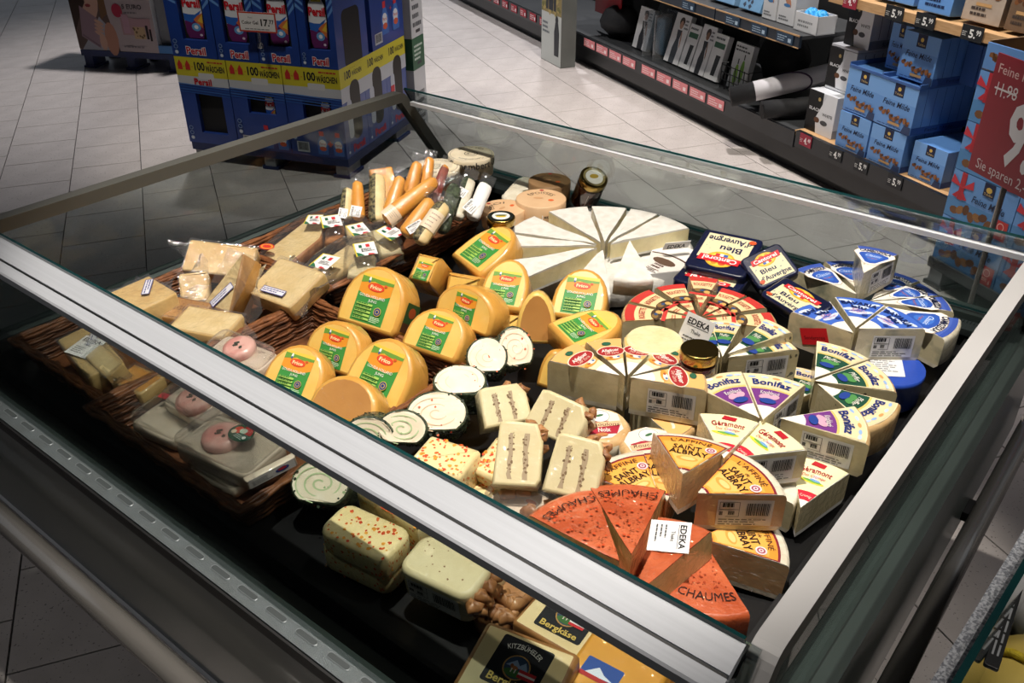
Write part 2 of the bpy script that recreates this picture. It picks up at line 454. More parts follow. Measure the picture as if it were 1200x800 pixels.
# front strip with raised slots
sx0, sx1 = .361, .391
st = part(MB().box((sx0+.003, .13, ZB-.008), (sx1, 1.50, ZB), m_strip).box((sx0, .13, ZB-.02), (sx0+.004, 1.50, ZB-.003), m_black), 'air_strip')
ps = MB()
lp = [(.0045*math.sin(a*math.pi/8), .0125*(1 if k == 0 else -1) + .0045*(math.cos(a*math.pi/8))) for k, a in [(0, i) for i in range(-4, 5)] + [(1, i) for i in range(4, 13)]]
ps.slab(lp[::-1], .0016, m_hole, m_slot, .0014)
pm = ps.mesh('air_slot')
y = .538 - 7*.0503
while y < 1.48:
    link('air_slot', pm, st, T3(.3785, y, ZB-.0006)); y += .0503
# back ledge with perforations
lg = part(MB().box((1.525, .167, ZB-.03), (1.572, 1.47, ZB-.018), m_strip), 'back_ledge')
pp = MB().slab(rrect(.012, .0025, .001, 1), .001, m_hole, m_hole, .0003).mesh('ledge_slot')
b = MB(); vv = [tuple(v.co) for v in pp.vertices]; ff = [tuple(p.vertices) for p in pp.polygons]
for i in range(220): b.add([(x+1.555, y+.18+i*.0058, z+ZB-.0182) for x, y, z in vv], ff, m_hole)
o = stuff(b.obj('ledge_perforation', lg))
# glass
def pane(name, *q, e=None): b = MB(); quadwall(b, *q, .005, m_glass, e or m_gedge); return part(b, name)
pane('front_glass', (NXB, YL, ZB), (NXB, YR, ZB), (NXT, YR, ZT), (NXT, YL, ZT))
pane('back_glass', (FXB, YR, ZB), (FXB, YL, ZB), (FXT, YL, ZT+.003), (FXT, YR, ZT+.003))
pane('left_glass', (FXB-.01, YL+.004, ZB), (NXB+.01, YL+.004, ZB), (NXT+.02, YL+.004, ZT-.01), (FXT-.01, YL+.004, ZT-.01), e=m_body)
pane('right_glass', (NXB+.01, YR-.004, ZB), (FXB-.01, YR-.004, ZB), (FXT-.01, YR-.004, ZT-.01), (NXT+.02, YR-.004, ZT-.01), e=m_body)
def extrude_y(b, prof, y0, y1, m):
    n = len(prof)
    vs = [(x, y0, z) for x, z in prof] + [(x, y1, z) for x, z in prof]
    b.add(vs, [(i, (i+1) % n, n+(i+1) % n, n+i) for i in range(n)] + [tuple(range(n))[::-1], tuple(range(n, 2*n))], m)
b = MB()
extrude_y(b, [(.4985, .874), (.4985, .8815), (.4718, .8695), (.4712, .864), (.4695, .864), (.4685, .8682), (.456, .8625), (.454, .860), (.454, .850), (.480, .862)][::-1], YR+.012, YL-.002, m_alu)
part(b, 'front_rail')
b = MB(); extrude_y(b, [(.4690, .8645), (.4690, .8668), (.4717, .868), (.4717, .8645)][::1], YR+.013, YL-.003, m_black); part(b, 'groove_shade_strip')  # black strip laid in the rail's groove to darken its shade
b = MB(); extrude_y(b, [(.4975, .880), (.5015, .880), (.5015, .8855), (.4975, .8855)], YR+.014, YL-.004, m_gedge); part(b, 'front_glass_edge')
b = MB(); extrude_y(b, [(1.453, .848), (1.466, .846), (1.465, .857), (1.452, .857)], YR+.005, YL-.02, mat('bright_aluminium', '#d9dbe0', '#e2e4e8', 5, .4)); part(b, 'back_rail')
# end frames: top rail, rounded corners and slanted legs
def end_frame(name, y0, y1, mt, ms):
    path = []
    for cx, cz, a0, a1, r in ((NXB-.002, ZB, 0, 0, 0), (NXT+.022, ZT-.03, 150, 90, .028), (FXT-.028, ZT-.03, 90, 30, .028), (FXB+.006, ZB, 0, 0, 0)):
        for i in range(5 if r else 1):
            a = math.radians(a0 + (a1-a0)*i/4); path.append((cx + r*math.cos(a), cz + r*math.sin(a)))
    b = MB(); n = len(path); pts = []
    for i, (x, z) in enumerate(path):
        d = Vector((path[min(i+1, n-1)][0]-path[max(i-1, 0)][0], path[min(i+1, n-1)][1]-path[max(i-1, 0)][1])).normalized()
        q = (x + d.y*.022, z - d.x*.022)
        pts += [(x, y0, z), (x, y1, z), (q[0], y1, q[1]), (q[0], y0, q[1])]
    for i in range(n-1):
        k = 4*i
        b.add([pts[k], pts[k+1], pts[k+5], pts[k+4]], [(0, 1, 2, 3)], mt, True)
        b.add([pts[k+1], pts[k+2], pts[k+6], pts[k+5]], [(0, 1, 2, 3)], ms)
        b.add([pts[k+3], pts[k], pts[k+4], pts[k+7]], [(0, 1, 2, 3)], ms)
        b.add([pts[k+2], pts[k+3], pts[k+7], pts[k+6]], [(0, 1, 2, 3)], ms)
    part(b, name)
end_frame('left_frame', YL-.013, YL+.012, m_railg, m_railg)
end_frame('right_frame', .139, .163, m_railw, m_railg)
# bumper tubes with brackets
part(MB().tube([(.322, .06, .52), (.322, 1.52, .52)], .017, m_chrome, 14), 'front_bumper_tube')
part(MB().tube([(.36, .10, .505), (1.62, .10, .505)], .016, m_chrome, 14), 'side_bumper_tube')
for x in (1.26,): part(MB().box((x, .098, .492), (x+.04, .17, .508), m_black), 'tube_bracket')
for y in (.42,): part(MB().box((.322, y, .505), (.37, y+.04, .52), m_black), 'tube_bracket')

# ---------------------------------------------------------------- wicker baskets
m_wick = mat('wicker', '#57321b', '#8f5a34', 60, .45, .3, 200, lo=.3, hi=.7)
m_wickd = mat('wicker_dark', '#432512', '#754626', 50, .5, lo=.3, hi=.7)
def basket(x0, x1, y0, y1, z0, z1, label):
    t = thing('wicker_basket', label, 'basket', T3((x0+x1)/2, (y0+y1)/2, z0), 'wicker baskets in the case')
    W, D, H = (x1-x0)/2, (y1-y0)/2, z1-z0
    def loop(z, ins, ph, amp, n=13):
        o = []
        f = .018*(1 - z/H) + ins
        for k in range(4):
            c = [(W-f, -D+f), (W-f, D-f), (-W+f, D-f), (-W+f, -D+f)]
            (ax, ay), (bx, by) = c[k], c[(k+1) % 4]
            nx, ny = (by-ay), -(bx-ax); l = math.hypot(nx, ny); nx, ny = nx/l, ny/l
            for i in range(n):
                u = i/n; s = amp*math.sin(math.pi*(u*9) + ph) if 0 < i else 0
                o.append((ax+(bx-ax)*u + nx*s, ay+(by-ay)*u + ny*s, z + .0012*math.sin(7*u+ph*3+z*90)))
        return o
    MB().slab([(-W+.02, -D+.02), (W-.02, -D+.02), (W-.02, D-.02), (-W+.02, D-.02)], .004, m_wickd, m_wickd, .001).obj('basket_base', t)
    b = MB(); rows = 9
    for r in range(rows):
        b.tube(loop(.004 + (H-.012)*r/(rows-1), 0, (r % 2)*math.pi, .0035), .0033, m_wick if r % 3 else m_wickd, 5, True)
        b.tube(loop(.007 + (H-.012)*r/(rows-1), .004, (r % 2+1)*math.pi, .0035), .0026, m_wickd, 4, True)
    stuff(b.obj('basket_weave', t))
    b = MB()
    for k in range(3): b.tube(loop(H-.001 - .003*(k == 2), -.002+.0045*(k-1), k*2.1, .0028), .0036, m_wick, 6, True)
    b.obj('basket_rim', t)
    return t

basket(.925, 1.345, 1.163, 1.43, .647, .70, 'far wicker basket of cling-wrapped wedges and clear domes by the left glass')
basket(.478, .915, 1.163, 1.43, .647, .70, 'wicker basket of hard cheese chunks at the left corner of the case')
basket(.455, .87, .803, 1.155, .647, .70, 'wicker basket holding ham packs and yellow gouda, nearest to the front rail')

# ---------------------------------------------------------------- cheese materials
WR = dict(coat=.8, crinkle=.5)
m_gouda = mat('gouda_paste', '#e9bc5c', '#eec66c', 25, .4, .05, 60, coat=.6, crinkle=.25, cscale=25, sss=.15)
m_goudar = mat('gouda_rind', '#dba44c', '#d29842', 18, .38, .06, 60, coat=.8, crinkle=.4, cscale=30)
m_goudab = mat('gouda_rind_brown', '#c08a4a', '#b67f42', 14, .4, coat=.7, crinkle=.3)
m_brie = mat('brie_mould', '#dcd9d2', '#d0ccc2', 60, .75, .6, 120)
m_briep = mat('brie_paste', '#e9dcae', '#dccd99', 40, .45, .25, 90, sss=.2, coat=.5, crinkle=.4)
m_cream = mat('cream_paste', '#dccfa6', '#cfc095', 40, .4, .2, 70, sss=.15, coat=.8, crinkle=.6)
m_blue = mat('blue_mould_paste', '#d5c9a4', '#8e8f78', 26, .4, .2, 60, coat=.8, crinkle=.6, lo=.5, hi=.72)
m_pepper = mat('pepper_paste', '#d3c59b', '#c9ba8e', 30, .4, .1, 60, coat=.8, crinkle=.5)
specks(m_pepper, 70, .66, '#3a3426', .9)
m_rindw = mat('white_rind', '#ddd6c4', '#cfc5ad', 50, .55, .4, 90, coat=.6, crinkle=.6)
m_rindt = mat('tan_rind', '#d7b684', '#c39a63', 35, .5, .4, 80, coat=.7, crinkle=.6)
m_rindo = mat('orange_rind', '#c9683f', '#a84822', 22, .4, .5, 160, coat=.9, crinkle=.6, cscale=45)
m_chp = mat('orange_rind_paste', '#dcc083', '#cdae6d', 30, .4, .15, 60, coat=.8, crinkle=.5)
m_alb = mat('washed_rind_paste', '#d2ae80', '#c79c6c', 30, .42, .15, 60, coat=.7, crinkle=.5)
m_parm = mat('hard_cheese', '#dcbc7e', '#d2ad6b', 35, .5, .25, 90, coat=.6, crinkle=.7)
m_parm2 = mat('hard_cheese_pale', '#e3cc98', '#d8bd84', 35, .5, .25, 90, coat=.7, crinkle=.8)
m_parmr = mat('hard_cheese_rind', '#bb8a45', '#a87637', 25, .5, .2, 60, coat=.5, crinkle=.6)
m_prov = mat('brown_patterned_rind', '#b07a4c', '#8d5a34', 50, .5, .4, 60, coat=.5, crinkle=.4)
m_orange = mat('orange_wedge', '#dc9a45', '#d48d38', 25, .4, .1, 60, coat=.9, crinkle=.6, cscale=40)
m_herbs = mat('herb_crust', '#1f2a18', '#47523a', 140, .7, 1, 250, coat=.5, crinkle=.6, lo=.4, hi=.6)
m_pcrust = mat('pepper_crust', '#2c2a1e', '#857b55', 150, .6, 1, 250, coat=.6, crinkle=.7, lo=.4, hi=.6)
m_rollf = mat('roll_cream', '#f0e5cc', '#ebdcbf', 40, .5, .2, 120, coat=.5, crinkle=.3)
m_dot = mat('pepper_butter_cheese', '#ecd9a0', '#e6d196', 30, .42, .1, 60, coat=.7, crinkle=.5)
m_layer = mat('walnut_cheese', '#ded1a6', '#d5c698', 25, .42, .12, 60, coat=.8, crinkle=.5)
m_nut = mat('walnut', '#8a5a34', '#b88453', 40, .5, .6, 90, coat=.4)
m_berg = mat('mountain_cheese', '#e3cd9b', '#dcc38d', 20, .4, .05, 60, coat=.8, crinkle=.4)
m_bergr = mat('mountain_rind', '#a2713f', '#8c5d31', 30, .5, .3, 80, coat=.5)
m_yel = mat('yellow_cheese', '#dd9f3d', '#d79534', 20, .4, .05, 60, coat=.8, crinkle=.3)
m_wood = mat('poplar_box', '#e2d6bd', '#d6c7a8', 20, .6, .1, 80, stretch=(1, 1, 8))
m_tan = mat('tan_box', '#d9b58d', '#cfa87f', 12, .5)
m_ham = mat('ham_meat', '#d08c82', '#e3b3a6', 22, .4, coat=.6, lo=.45, hi=.55)
m_hamw = mat('pale_tray', '#e0d0bb', '#d8c6ae', 20, .45, coat=.5)
m_gold = mat('gold_lid', '#a98d4e', rough=.25, metal=1)
m_jar = mat('dark_relish', '#2a130c', '#46200f', 30, .08, coat=1)
m_white = mat('white_paper', '#e9e7e4', '#e2dfdb', 8, .6)
m_navy = mat('navy_tray', '#141a3c', '#10152f', 20, .3, coat=.7, crinkle=.2)
m_film = film('wrap_film', (.98, .98, .98), .03, .1, .9, 55)
m_shell = film('clear_shell', (.96, .96, .96), .07, .05, .35, 16, haze=.05)
m_bag = film('bag_film', (.98, .98, .98), .10, .08, 1.0, 45, haze=.07)

# ---------------------------------------------------------------- stickers
def price_art(w=.058, h=.03, seed=1, grey='#dcdad8'):
    a = Art().rect(-w/2, 0, w/2, h, grey)
    x0, y0, x1, y1 = -w*.46, h*.62, -w*.10, h*.92
    t = .0006
    for r in ((x0, y0, x1, y0+t), (x0, y1-t, x1, y1), (x0, y0, x0+t, y1), (x1-t, y0, x1, y1), (x0+w*.12, h*.36, x1, h*.36+t), (x1-t, h*.36, x1, y0)): a.rect(*r, '#333333')
    a.lines(x0+w*.05, y0+h*.06, x1-w*.03, y1-h*.03, 1, '#222222', seed, .8).lines(x0, h*.38, x0+w*.10, h*.56, 1, '#222222', seed+1, .8).lines(x0+w*.16, h*.40, x1-w*.04, h*.58, 1, '#222222', seed+2, .8)
    a.bars(w*.02, h*.42, w*.44, h*.9)
    return a.lines(-w*.46, h*.04, w*.46, h*.32, 3, '#555555', seed, .4)
def edeka_art(w, h, extra=3):
    a = Art().rect(-w/2, 0, w/2, h, '#e8e6e4').text('EDEKA', 0, h*.82, h*.15, '#161616', w*.78, bold=.03)
    a.rect(-w*.39, h*.70, w*.39, h*.715, '#161616').text('Theke', 0, h*.58, h*.1, '#161616', w*.34)
    return a.lines(-w*.36, h*.12, w*.30, h*.46, extra, '#555555', 5, .35)
def sub(root, name, art, mx=None, label=None, fn=None):
    o = art.obj(name, root, mx, fn)
    if label: o['label'] = label
    return o

# ---------------------------------------------------------------- wheel wedges
_W = {}
def wedge_mesh(kind, R, ang, h, mt, mc, ma, mb, wav=.0015, rnd=.12, seed=0):
    key = (kind, round(R, 3), ang, h)
    if key in _W: return _W[key]
    r = random.Random(seed + int(R*1000)); b = MB(); na, nr = 8, 6; hb = ang/2
    lv = [(0, .95), (h*rnd, .995), (h*(1-rnd), 1), (h*(1-rnd*.3), .985), (h, .955)]
    def P(i, t, sc): return (R*sc*i*math.sin(t), R*sc*i*math.cos(t))
    ts = [math.radians(-hb + ang*j/na) for j in range(na+1)]
    jit = {}
    def Z(i, j, z):
        if z < h*.9 or wav == 0: return z
        return z + jit.setdefault((i, j), r.uniform(-wav, wav*.4))
    # top and bottom grids
    for z, sc, m, up in ((h, lv[-1][1], mt, True), (0, lv[0][1], mb or mt, False)):
        vs = [(0, .002, Z(0, 0, z))]
        for i in range(1, nr+1):
            for j in range(na+1): x, y = P(i/nr, ts[j], sc); vs.append((x, y, Z(i, j, z)))
        fs = [(0, 2+j, 1+j) for j in range(na)]
        for i in range(nr-1):
            for j in range(na):
                q = 1+i*(na+1)+j; fs.append((q, q+1, q+na+2, q+na+1))
        b.add(vs, [f if up else f[::-1] for f in fs], m, up)
    # arc side
    vs = []
    for k, (z, sc) in enumerate(lv):
        for j in range(na+1): x, y = P(1, ts[j], sc); vs.append((x, y, Z(nr, j, z) if k == 4 else z))
    b.add(vs, [(k*(na+1)+j+1, k*(na+1)+j, (k+1)*(na+1)+j, (k+1)*(na+1)+j+1) for k in range(4) for j in range(na)], ma, True)
    # cut faces: rows of points from apex to arc
    for side, j in ((0, 0), (1, na)):
        vs = []; n2 = nr + 1
        for k, (z, sc) in enumerate(lv):
            for i in range(nr+1):
                if i == 0: vs.append((0, .002, Z(0, 0, z) if k == 4 else z))
                else:
                    x, y = P(i/nr, ts[j], sc); vs.append((x, y, Z(i, j, z) if k == 4 else z))
        fs = []
        for k in range(4):
            for i in range(nr):
                q = k*n2+i; f = (q, q+1, q+n2+1, q+n2); fs.append(f if side == 1 else f[::-1])
        b.add(vs, fs[nr:(2 if kind.startswith('brie') else 3)*nr], mc); b.add(vs, fs[:nr] + fs[(2 if kind.startswith('brie') else 3)*nr:], mt)
    _W[key] = b.mesh('cheese_body')
    return _W[key]
_A = {}
def wedge(kind, label, A, B, ang, h, mats, art=None, R=None, roll=0, cat='cheese', group=None, price=None, name='cheese_wedge', wav=.0012, part_label=None, lift=0):
    """A apex and B middle of the arc, both on the top face; price = 'L'/'R' cut side carrying the price sticker"""
    fr, d = ray2(A, B, roll)
    R = R or max(.05, round(d/.005)*.005)
    mx = fr @ T3(0, 0, -h)
    t = thing(name, label, cat, mx, group)
    link('cheese_body', wedge_mesh(kind, R, ang, h, *mats, wav=wav), t)
    if art:
        k = (kind, round(R, 3), ang)
        if k not in _A: _A[k] = art(R*.955, ang/2).mesh('printed_label')
        o = link('printed_label', _A[k], t, T3(0, 0, h + .0002))
        if part_label: o['label'] = part_label
    if price:
        a = math.radians(ang/2); s = 1 if price[0] == 'R' else -1
        d = Vector((s*math.sin(a), math.cos(a), 0)); n = Vector((s*math.cos(a), -math.sin(a), 0)); x = d*s
        w = min(.066, R*.62); hh = min(h*.72, w*.6)
        m = basis(d*(R*.56) + n*.0006 + Vector((0, 0, h*.14)), x, Vector((0, 0, 1)), n)
        sub(t, 'price_sticker', price_art(w, hh, len(label)), m)
    return t

def fan(items, c=None, fit=.96, push=.010):
    """(A, B, angle) wedges of one wheel: apexes on their own rays from the common centre, angles trimmed so neighbours do not cut into each other"""
    n = len(items); cx = sum(a[0] for a, b, g in items)/n; cy = sum(a[1] for a, b, g in items)/n
    if c: cx, cy = c
    ya = [math.atan2(b[1]-cy, b[0]-cx) for a, b, g in items]; out = []
    for i, (a, b, g) in enumerate(items):
        d = [abs((ya[i]-y + math.pi) % (2*math.pi) - math.pi) for j, y in enumerate(ya) if j != i]
        gg = min([g] + [math.degrees(x)*2*fit/ (1 + items[j if j < i else j+1][2]/g) for j, x in enumerate(d) if x > .05])
        u, v = math.cos(ya[i]), math.sin(ya[i]); r = (a[0]-cx)*u + (a[1]-cy)*v
        r = min(max(r, .004), push)
        out.append(((cx+u*r, cy+v*r, a[2]), b, gg))
    return out

def art_bonifaz(mid, script, dark):
    def f(R, a):
        A = Art().sector(0, R, a*.99, '#e6d9b4').sector(0, R*.36, a*.97, '#efe9d8').sector(R*.30, R*.66, a*.93, mid, 12)
        A.sector(R*.66, R*.69, a*.93, '#d9c06c', 12).sector(R*.70, R*.985, a*.95, '#e2cfa4', 12)
        for i, t in enumerate((-.75, -.3, .1, .5, .8)): A.ell(R*.92*math.sin(math.radians(a*t)), R*.92*math.cos(math.radians(a*t)), R*.05, R*.022, ['#8fb0d8', '#b9cbe2', '#cf9a5c', '#8fb0d8', '#b9cbe2'][i], 9, -a*t)
        for t in (-.25, .3): A.ell(R*.50*math.sin(math.radians(a*t)), R*.49*math.cos(math.radians(a*t)), R*.075, R*.05, dark, 9, 30)
        A.arc('Bonifaz', R*.80, R*.115, '#1c2f74', R*2*math.radians(a)*.62, bold=.02).arc(script, R*.575, R*.075, '#e9e6d8', shear=.3, w=R*math.radians(a)*.6)
        return A.ell(0, R*.39, R*.1, R*.058, '#26408c', 14)
    return f
def art_gera(R, a):
    A = Art().sector(0, R, a*.98, '#efe6b4').sector(0, R*.22, a*.95, '#eee9dc').sector(R*.16, R*.34, a*.95, '#c4283a')
    A.arc('Cremig', R*.25, R*.05, '#e9d9c0', R*.14)
    A.ell(-R*.02, R*.545, R*.17, R*.035, '#d8cf3e', 14, -6).ell(R*.0, R*.555, R*.12, R*.026, '#6ea54a', 14, -6).ell(R*.03, R*.575, R*.07, R*.022, '#6f9fd0', 12, -8)
    q = R*.90; A.poly([(-.09*R, q-.02*R), (.08*R, q-.045*R), (.10*R, q+.04*R), (-.06*R, q+.07*R)][::1], '#b3202c')
    A.arc('G\u00e9ramont', R*.775, R*.105, '#a02434', R*2*math.radians(a)*.56, bold=.012).arc('Der Cremige', R*.655, R*.058, '#b0303c', R*2*math.radians(a)*.40, shear=.3)
    return A
def art_albray(R, a):
    A = Art().sector(R*.12, R*.93, a*.99, '#7c2230', 14).sector(R*.15, R*.90, a*.955, '#d99235', 14).sector(R*.17, R*.80, a*.90, '#e2a74c', 14).sector(R*.2, R*.5, a*.80, '#e7b766', 12)
    A.ell(0, R*.38, R*.13, R*.06, '#d79a45', 14).ell(.01*R, R*.385, R*.09, R*.04, '#ebc37e', 12)
    A.arc("L'AFFIN\u00c9", R*.82, R*.072, '#4e2a1c', R*.5).text('de', 0, R*.735, R*.045, '#4e2a1c', shear=.3)
    A.text('SAINT', -.03*R, R*.64, R*.1, '#2c1a16', R*.34, bold=.012).text('ALBRAY', .0, R*.52, R*.1, '#2c1a16', R*.46, bold=.012)
    x, y = R*.36*math.sin(math.radians(a)) + R*.16, R*.66
    x = min(x, R*.72*math.sin(math.radians(a*.72)))
    return A.ell(x, y, R*.07, R*.07, '#e7cfd0', 14).ring(x, y, R*.03, R*.05, '#9a4a5c', 14).ell(x, y, R*.014, R*.014, '#9a4a5c', 8)
def art_chaumes(R, a):
    A = Art()
    for i in range(16):
        rr = R*(.32 + .03*i*.7); A.arc('~ ~~', rr, R*.012, '#8f3d1c', R*.2, a0=(-a*.6 + (i*37 % 20)/20*a*1.2))
    A.arc('CHAUMES', R*.86, R*.085, '#2a120c', R*.78 if a > 22 else R*.6, flip=True)
    A.blobs(150, -R*.35, R*.12, R*.35, R*.6, .0016, '#8f3d1c', 5, lambda x, y: abs(math.degrees(math.atan2(x, y))) < a*.85 - y/R*8)
    return A.blobs(90, -R*.35, R*.15, R*.35, R*.9, .0024, '#c04a22', 4, lambda x, y: abs(math.degrees(math.atan2(x, y))) < a*.85)
def art_allg(R, a):
    k = min(1, math.tan(math.radians(a))/.384)*.98
    A = Art().sector(0, R, a*.99, '#e0ae6a').sector(0, R*.34, a*.97, '#f1ece0').sector(R*.34, R*.46, a*.97, '#ecd7ae')
    A.ell(0, R*.66, k*R*.30, R*.135, '#ecdcc6', 20).ell(0, R*.66, k*R*.28, R*.12, '#a32c2c', 20)
    A.text('Allg\u00e4uer', 0, R*.685, R*.07, '#efe4da', k*R*.40, shear=.25, bold=.02).text('Der Zarte', 0, R*.605, R*.05, '#e5c9b5', k*R*.30, shear=.25)
    A.ell(0, R*.86, R*.07, R*.05, '#2f5f45', 12)
    A.ell(-.02*R, R*.47, k*R*.16, R*.05, '#d9963e', 12).ell(.02*R, R*.485, k*R*.1, R*.035, '#e7e2d6', 10).ell(.06*R, R*.49, R*.025, R*.02, '#4d6fa0', 8).ell(-.05*R, R*.48, R*.03, R*.02, '#a8572c', 8)
    return A
def art_roug(R, a):
    A = Art().sector(0, R, a*.99, '#e6cb98').sector(R*.86, R, a*.99, '#c23a34').sector(0, R*.16, a*.95, '#c8473a')
    A.arc('ROUGETTE', R*.75, R*.09, '#a8322e', R*2*math.radians(a)*.62, bold=.02)
    A.ell(0, R*.53, R*.17, R*.085, '#4c3a2c', 12).ell(-.05*R, R*.55, R*.07, R*.05, '#8a6a3c', 9).ell(.07*R, R*.5, R*.05, R*.05, '#c9a25c', 9).ell(.0, R*.54, R*.04, R*.03, '#36507c', 8)
    A.raw(*[[(-.2*R, R*.40), (.2*R, R*.36), (.22*R, R*.42), (-.18*R, R*.46)], [(0, 1, 2, 3)], '#c5413a'])
    return A.lines(-R*.09, R*.24, R*.09, R*.32, 2, '#b3453c', 3, .4)
def art_cambo(R, a):
    A = Art().sector(0, R, a*.99, '#ece5d4').sector(R*.93, R, a*.99, '#3c55a8')
    A.sector(R*.80, R*.93, a*.96, '#4a63b0')
    tri = [(-.33, .80), (-.36, .72), (-.12, .40), (0, .36), (.12, .40), (.36, .72), (.33, .80), (.17, .86), (0, .88), (-.17, .86)]
    k = math.tan(math.radians(a))/math.tan(math.radians(22.5))
    sc = lambda s, dy=0: [(x*R*s*k, (y-.65)*R*s + .65*R + dy) for x, y in tri]
    A.poly(sc(1.12), '#a98f70').poly(sc(1.09), '#efeae0').poly(sc(.80, -.035*R), '#2f55ad').poly(sc(.5, -.03*R), '#3f6fc4')
    A.arc('CAMBOZOLA', R*.845, R*.085, '#141c3c', R*.62*k, bold=.045).text('Classic', 0, R*.67, R*.075, '#d9e4f4', R*.26, shear=.35)
    return A.text('Original', 0, R*.57, R*.035, '#c46a5c')
def art_bavaria(R, a):
    A = Art().sector(0, R, a*.99, '#ece6d8').sector(R*.36, R, a*.96, '#3f66c0', 12)
    for i, (t, r) in enumerate(((-.5, .62), (.1, .72), (.5, .55), (-.1, .5), (.6, .85), (-.6, .88))): A.ell(R*r*math.sin(math.radians(a*t)), R*r*math.cos(math.radians(a*t)), R*.13, R*.045, '#c9d6ea', 10, 20-20*i % 40)
    A.arc('BAVARIA', R*.82, R*.10, '#15275c', R*.58, bold=.04).arc('blu', R*.69, R*.09, '#15275c', R*.24, bold=.04)
    return A.text('Das', 0, R*.60, R*.06, '#c98aa0', R*.2, shear=.2).text('Original', 0, R*.53, R*.05, '#c98aa0', R*.26, shear=.2).ell(R*.1, R*.44, R*.05, R*.035, '#27408c', 10)

KB = (mat('label_base', '#ded2ae', '#d2c49b', 30, .4, coat=.7, crinkle=.5), m_cream, m_rindt, m_rindw)
KBP = (KB[0], m_pepper, m_rindt, m_rindw)
KG = (m_white, m_cream, m_rindw, m_rindw)
KA = (m_rindw, m_alb, m_rindw, m_rindw)
KC = (m_rindo, m_chp, m_rindo, m_rindo)
KL = (m_rindw, m_cream, m_rindt, m_rindw)
KR = (m_rindt, m_cream, m_rindt, m_rindt)
KZ = (m_rindw, m_blue, m_rindw, m_rindw)
KW = (m_brie, m_briep, m_brie, m_brie)
a_green, a_purple = art_bonifaz('#1f4a38', 'Pfeffer', '#4f8a4c'), art_bonifaz('#71367f', 'Knoblauch', '#cf9fb4')

# ---- the large white wheel cut like a cake
t = thing('whole_soft_cheese', 'whole white soft cheese wheel lying underneath the fanned white wedges', 'cheese', T3(*(1.3825, 0.8889, 0.7)) @ T3(0, 0, -.052))
MB().lathe([(.175, 0), (.182, .008), (.182, .042), (.174, .050)], 40, m_brie).obj('cheese_body', t)
G = 'white wedges of the big cut wheel'
BR = ((0, 0, 30, 'white soft cheese wedge pointing left, second from the back of the cut wheel'),
      (0, 0, 34, 'broad white soft cheese wedge at the back left of the cut wheel'),
      (0, 0, 30, 'white soft cheese wedge at the very back of the cut wheel'),
      (0, 0, 26, 'slim white soft cheese wedge leaning to the back right of the cut wheel'),
      (0, 0, 34, 'white soft cheese wedge under the back rail, its cut side facing the camera'),
      (0, 0, 20, 'narrow white soft cheese wedge on the far left of the cut wheel'),
      (0, 0, 24, 'white soft cheese wedge at the front left of the cut wheel beside the gouda'),
      (0, 0, 26, 'white soft cheese wedge at the front of the cut wheel, half behind a gouda'))
Bp = ((1.2837, 0.9877, 0.742), (1.3922, 0.9721, 0.742), (1.4594, 0.9224, 0.742), (1.4856, 0.8538, 0.742), (1.4792, 0.7798, 0.742), (1.2152, 0.967, 0.742), (1.1533, 0.8829, 0.742), (1.1603, 0.7626, 0.742))
for (a, b_, g_, lab), (A, B, ang) in zip(BR, fan([(b, b, k[2]) for b, k in zip(Bp, BR)], (1.2976, 0.8265, 0.742)[:2], .97, .014)):
    wedge('brie', lab, A, B, ang, .037, KW, R=.176, group=G, wav=.003)
wedge('brie_up', 'white soft cheese wedge lifted onto the cut wheel with its rind facing the camera', (1.2654, 0.7534, 0.785), (1.1882, 0.6961, 0.765), 34, .037, KW, R=.115, group=G, wav=.002)
t = thing('cheese_pack', 'white paper-wrapped half round with a brown ring print below the cut wheel', 'cheese', ray2((1.3005, 0.744, 0.705), (1.4202, 0.7203, 0.71))[0] @ T3(0, 0, -.05))
link('cheese_body', wedge_mesh('paper_half', .15, 64, .05, m_white, m_white, m_white, m_white, wav=0), t)
a = Art().sector(.093, .097, 31, '#4a2c22').sector(.03, .09, 31, '#ddd6cf').ell(-.005, .066, .026, .012, '#5b4437', 12)
a.lines(-.014, .036, .014, .054, 2, '#4a2c22', 7, .6).lines(-.015, .02, .015, .034, 3, '#6b5548')
sub(t, 'printed_label', a, T3(0, 0, .0505))

# ---- Rougette-style red wheel
G = 'red and cream labelled wedges'
L = (
   ('red and cream soft cheese wedge at the back left of its wheel', (1.157, 0.5635, 0.748), (1.2252, 0.647, 0.748), 42),
   ('red and cream wedge on the left of its wheel beside the white half round', (1.1471, 0.5672, 0.748), (1.1601, 0.6704, 0.748), 34),
   ('red and cream wedge at the front left of its wheel above the cream round', (1.1382, 0.5652, 0.748), (1.1017, 0.6466, 0.748), 34),
   ('red and cream soft cheese wedge raised at the top of its wheel', (1.1383, 0.5431, 0.765), (1.2363, 0.5904, 0.765), 40),
   ('red and cream soft cheese wedge right of the raised one, near the navy trays', (1.1663, 0.5473, 0.748), (1.2872, 0.5488, 0.748), 38),
   ('red and cream soft cheese wedge pointing right under the nearest navy tray', (1.1648, 0.5405, 0.748), (1.2767, 0.4946, 0.748), 36),
   ('red and cream soft cheese wedge at the right end of its wheel', (1.1618, 0.5269, 0.748), (1.2283, 0.4429, 0.748), 34))
for l, (A, B, ang) in zip(L, fan([q[1:] for q in L])): wedge('rougette', l[0], A, B, ang, .048, KR, art_roug, R=.112, group=G)
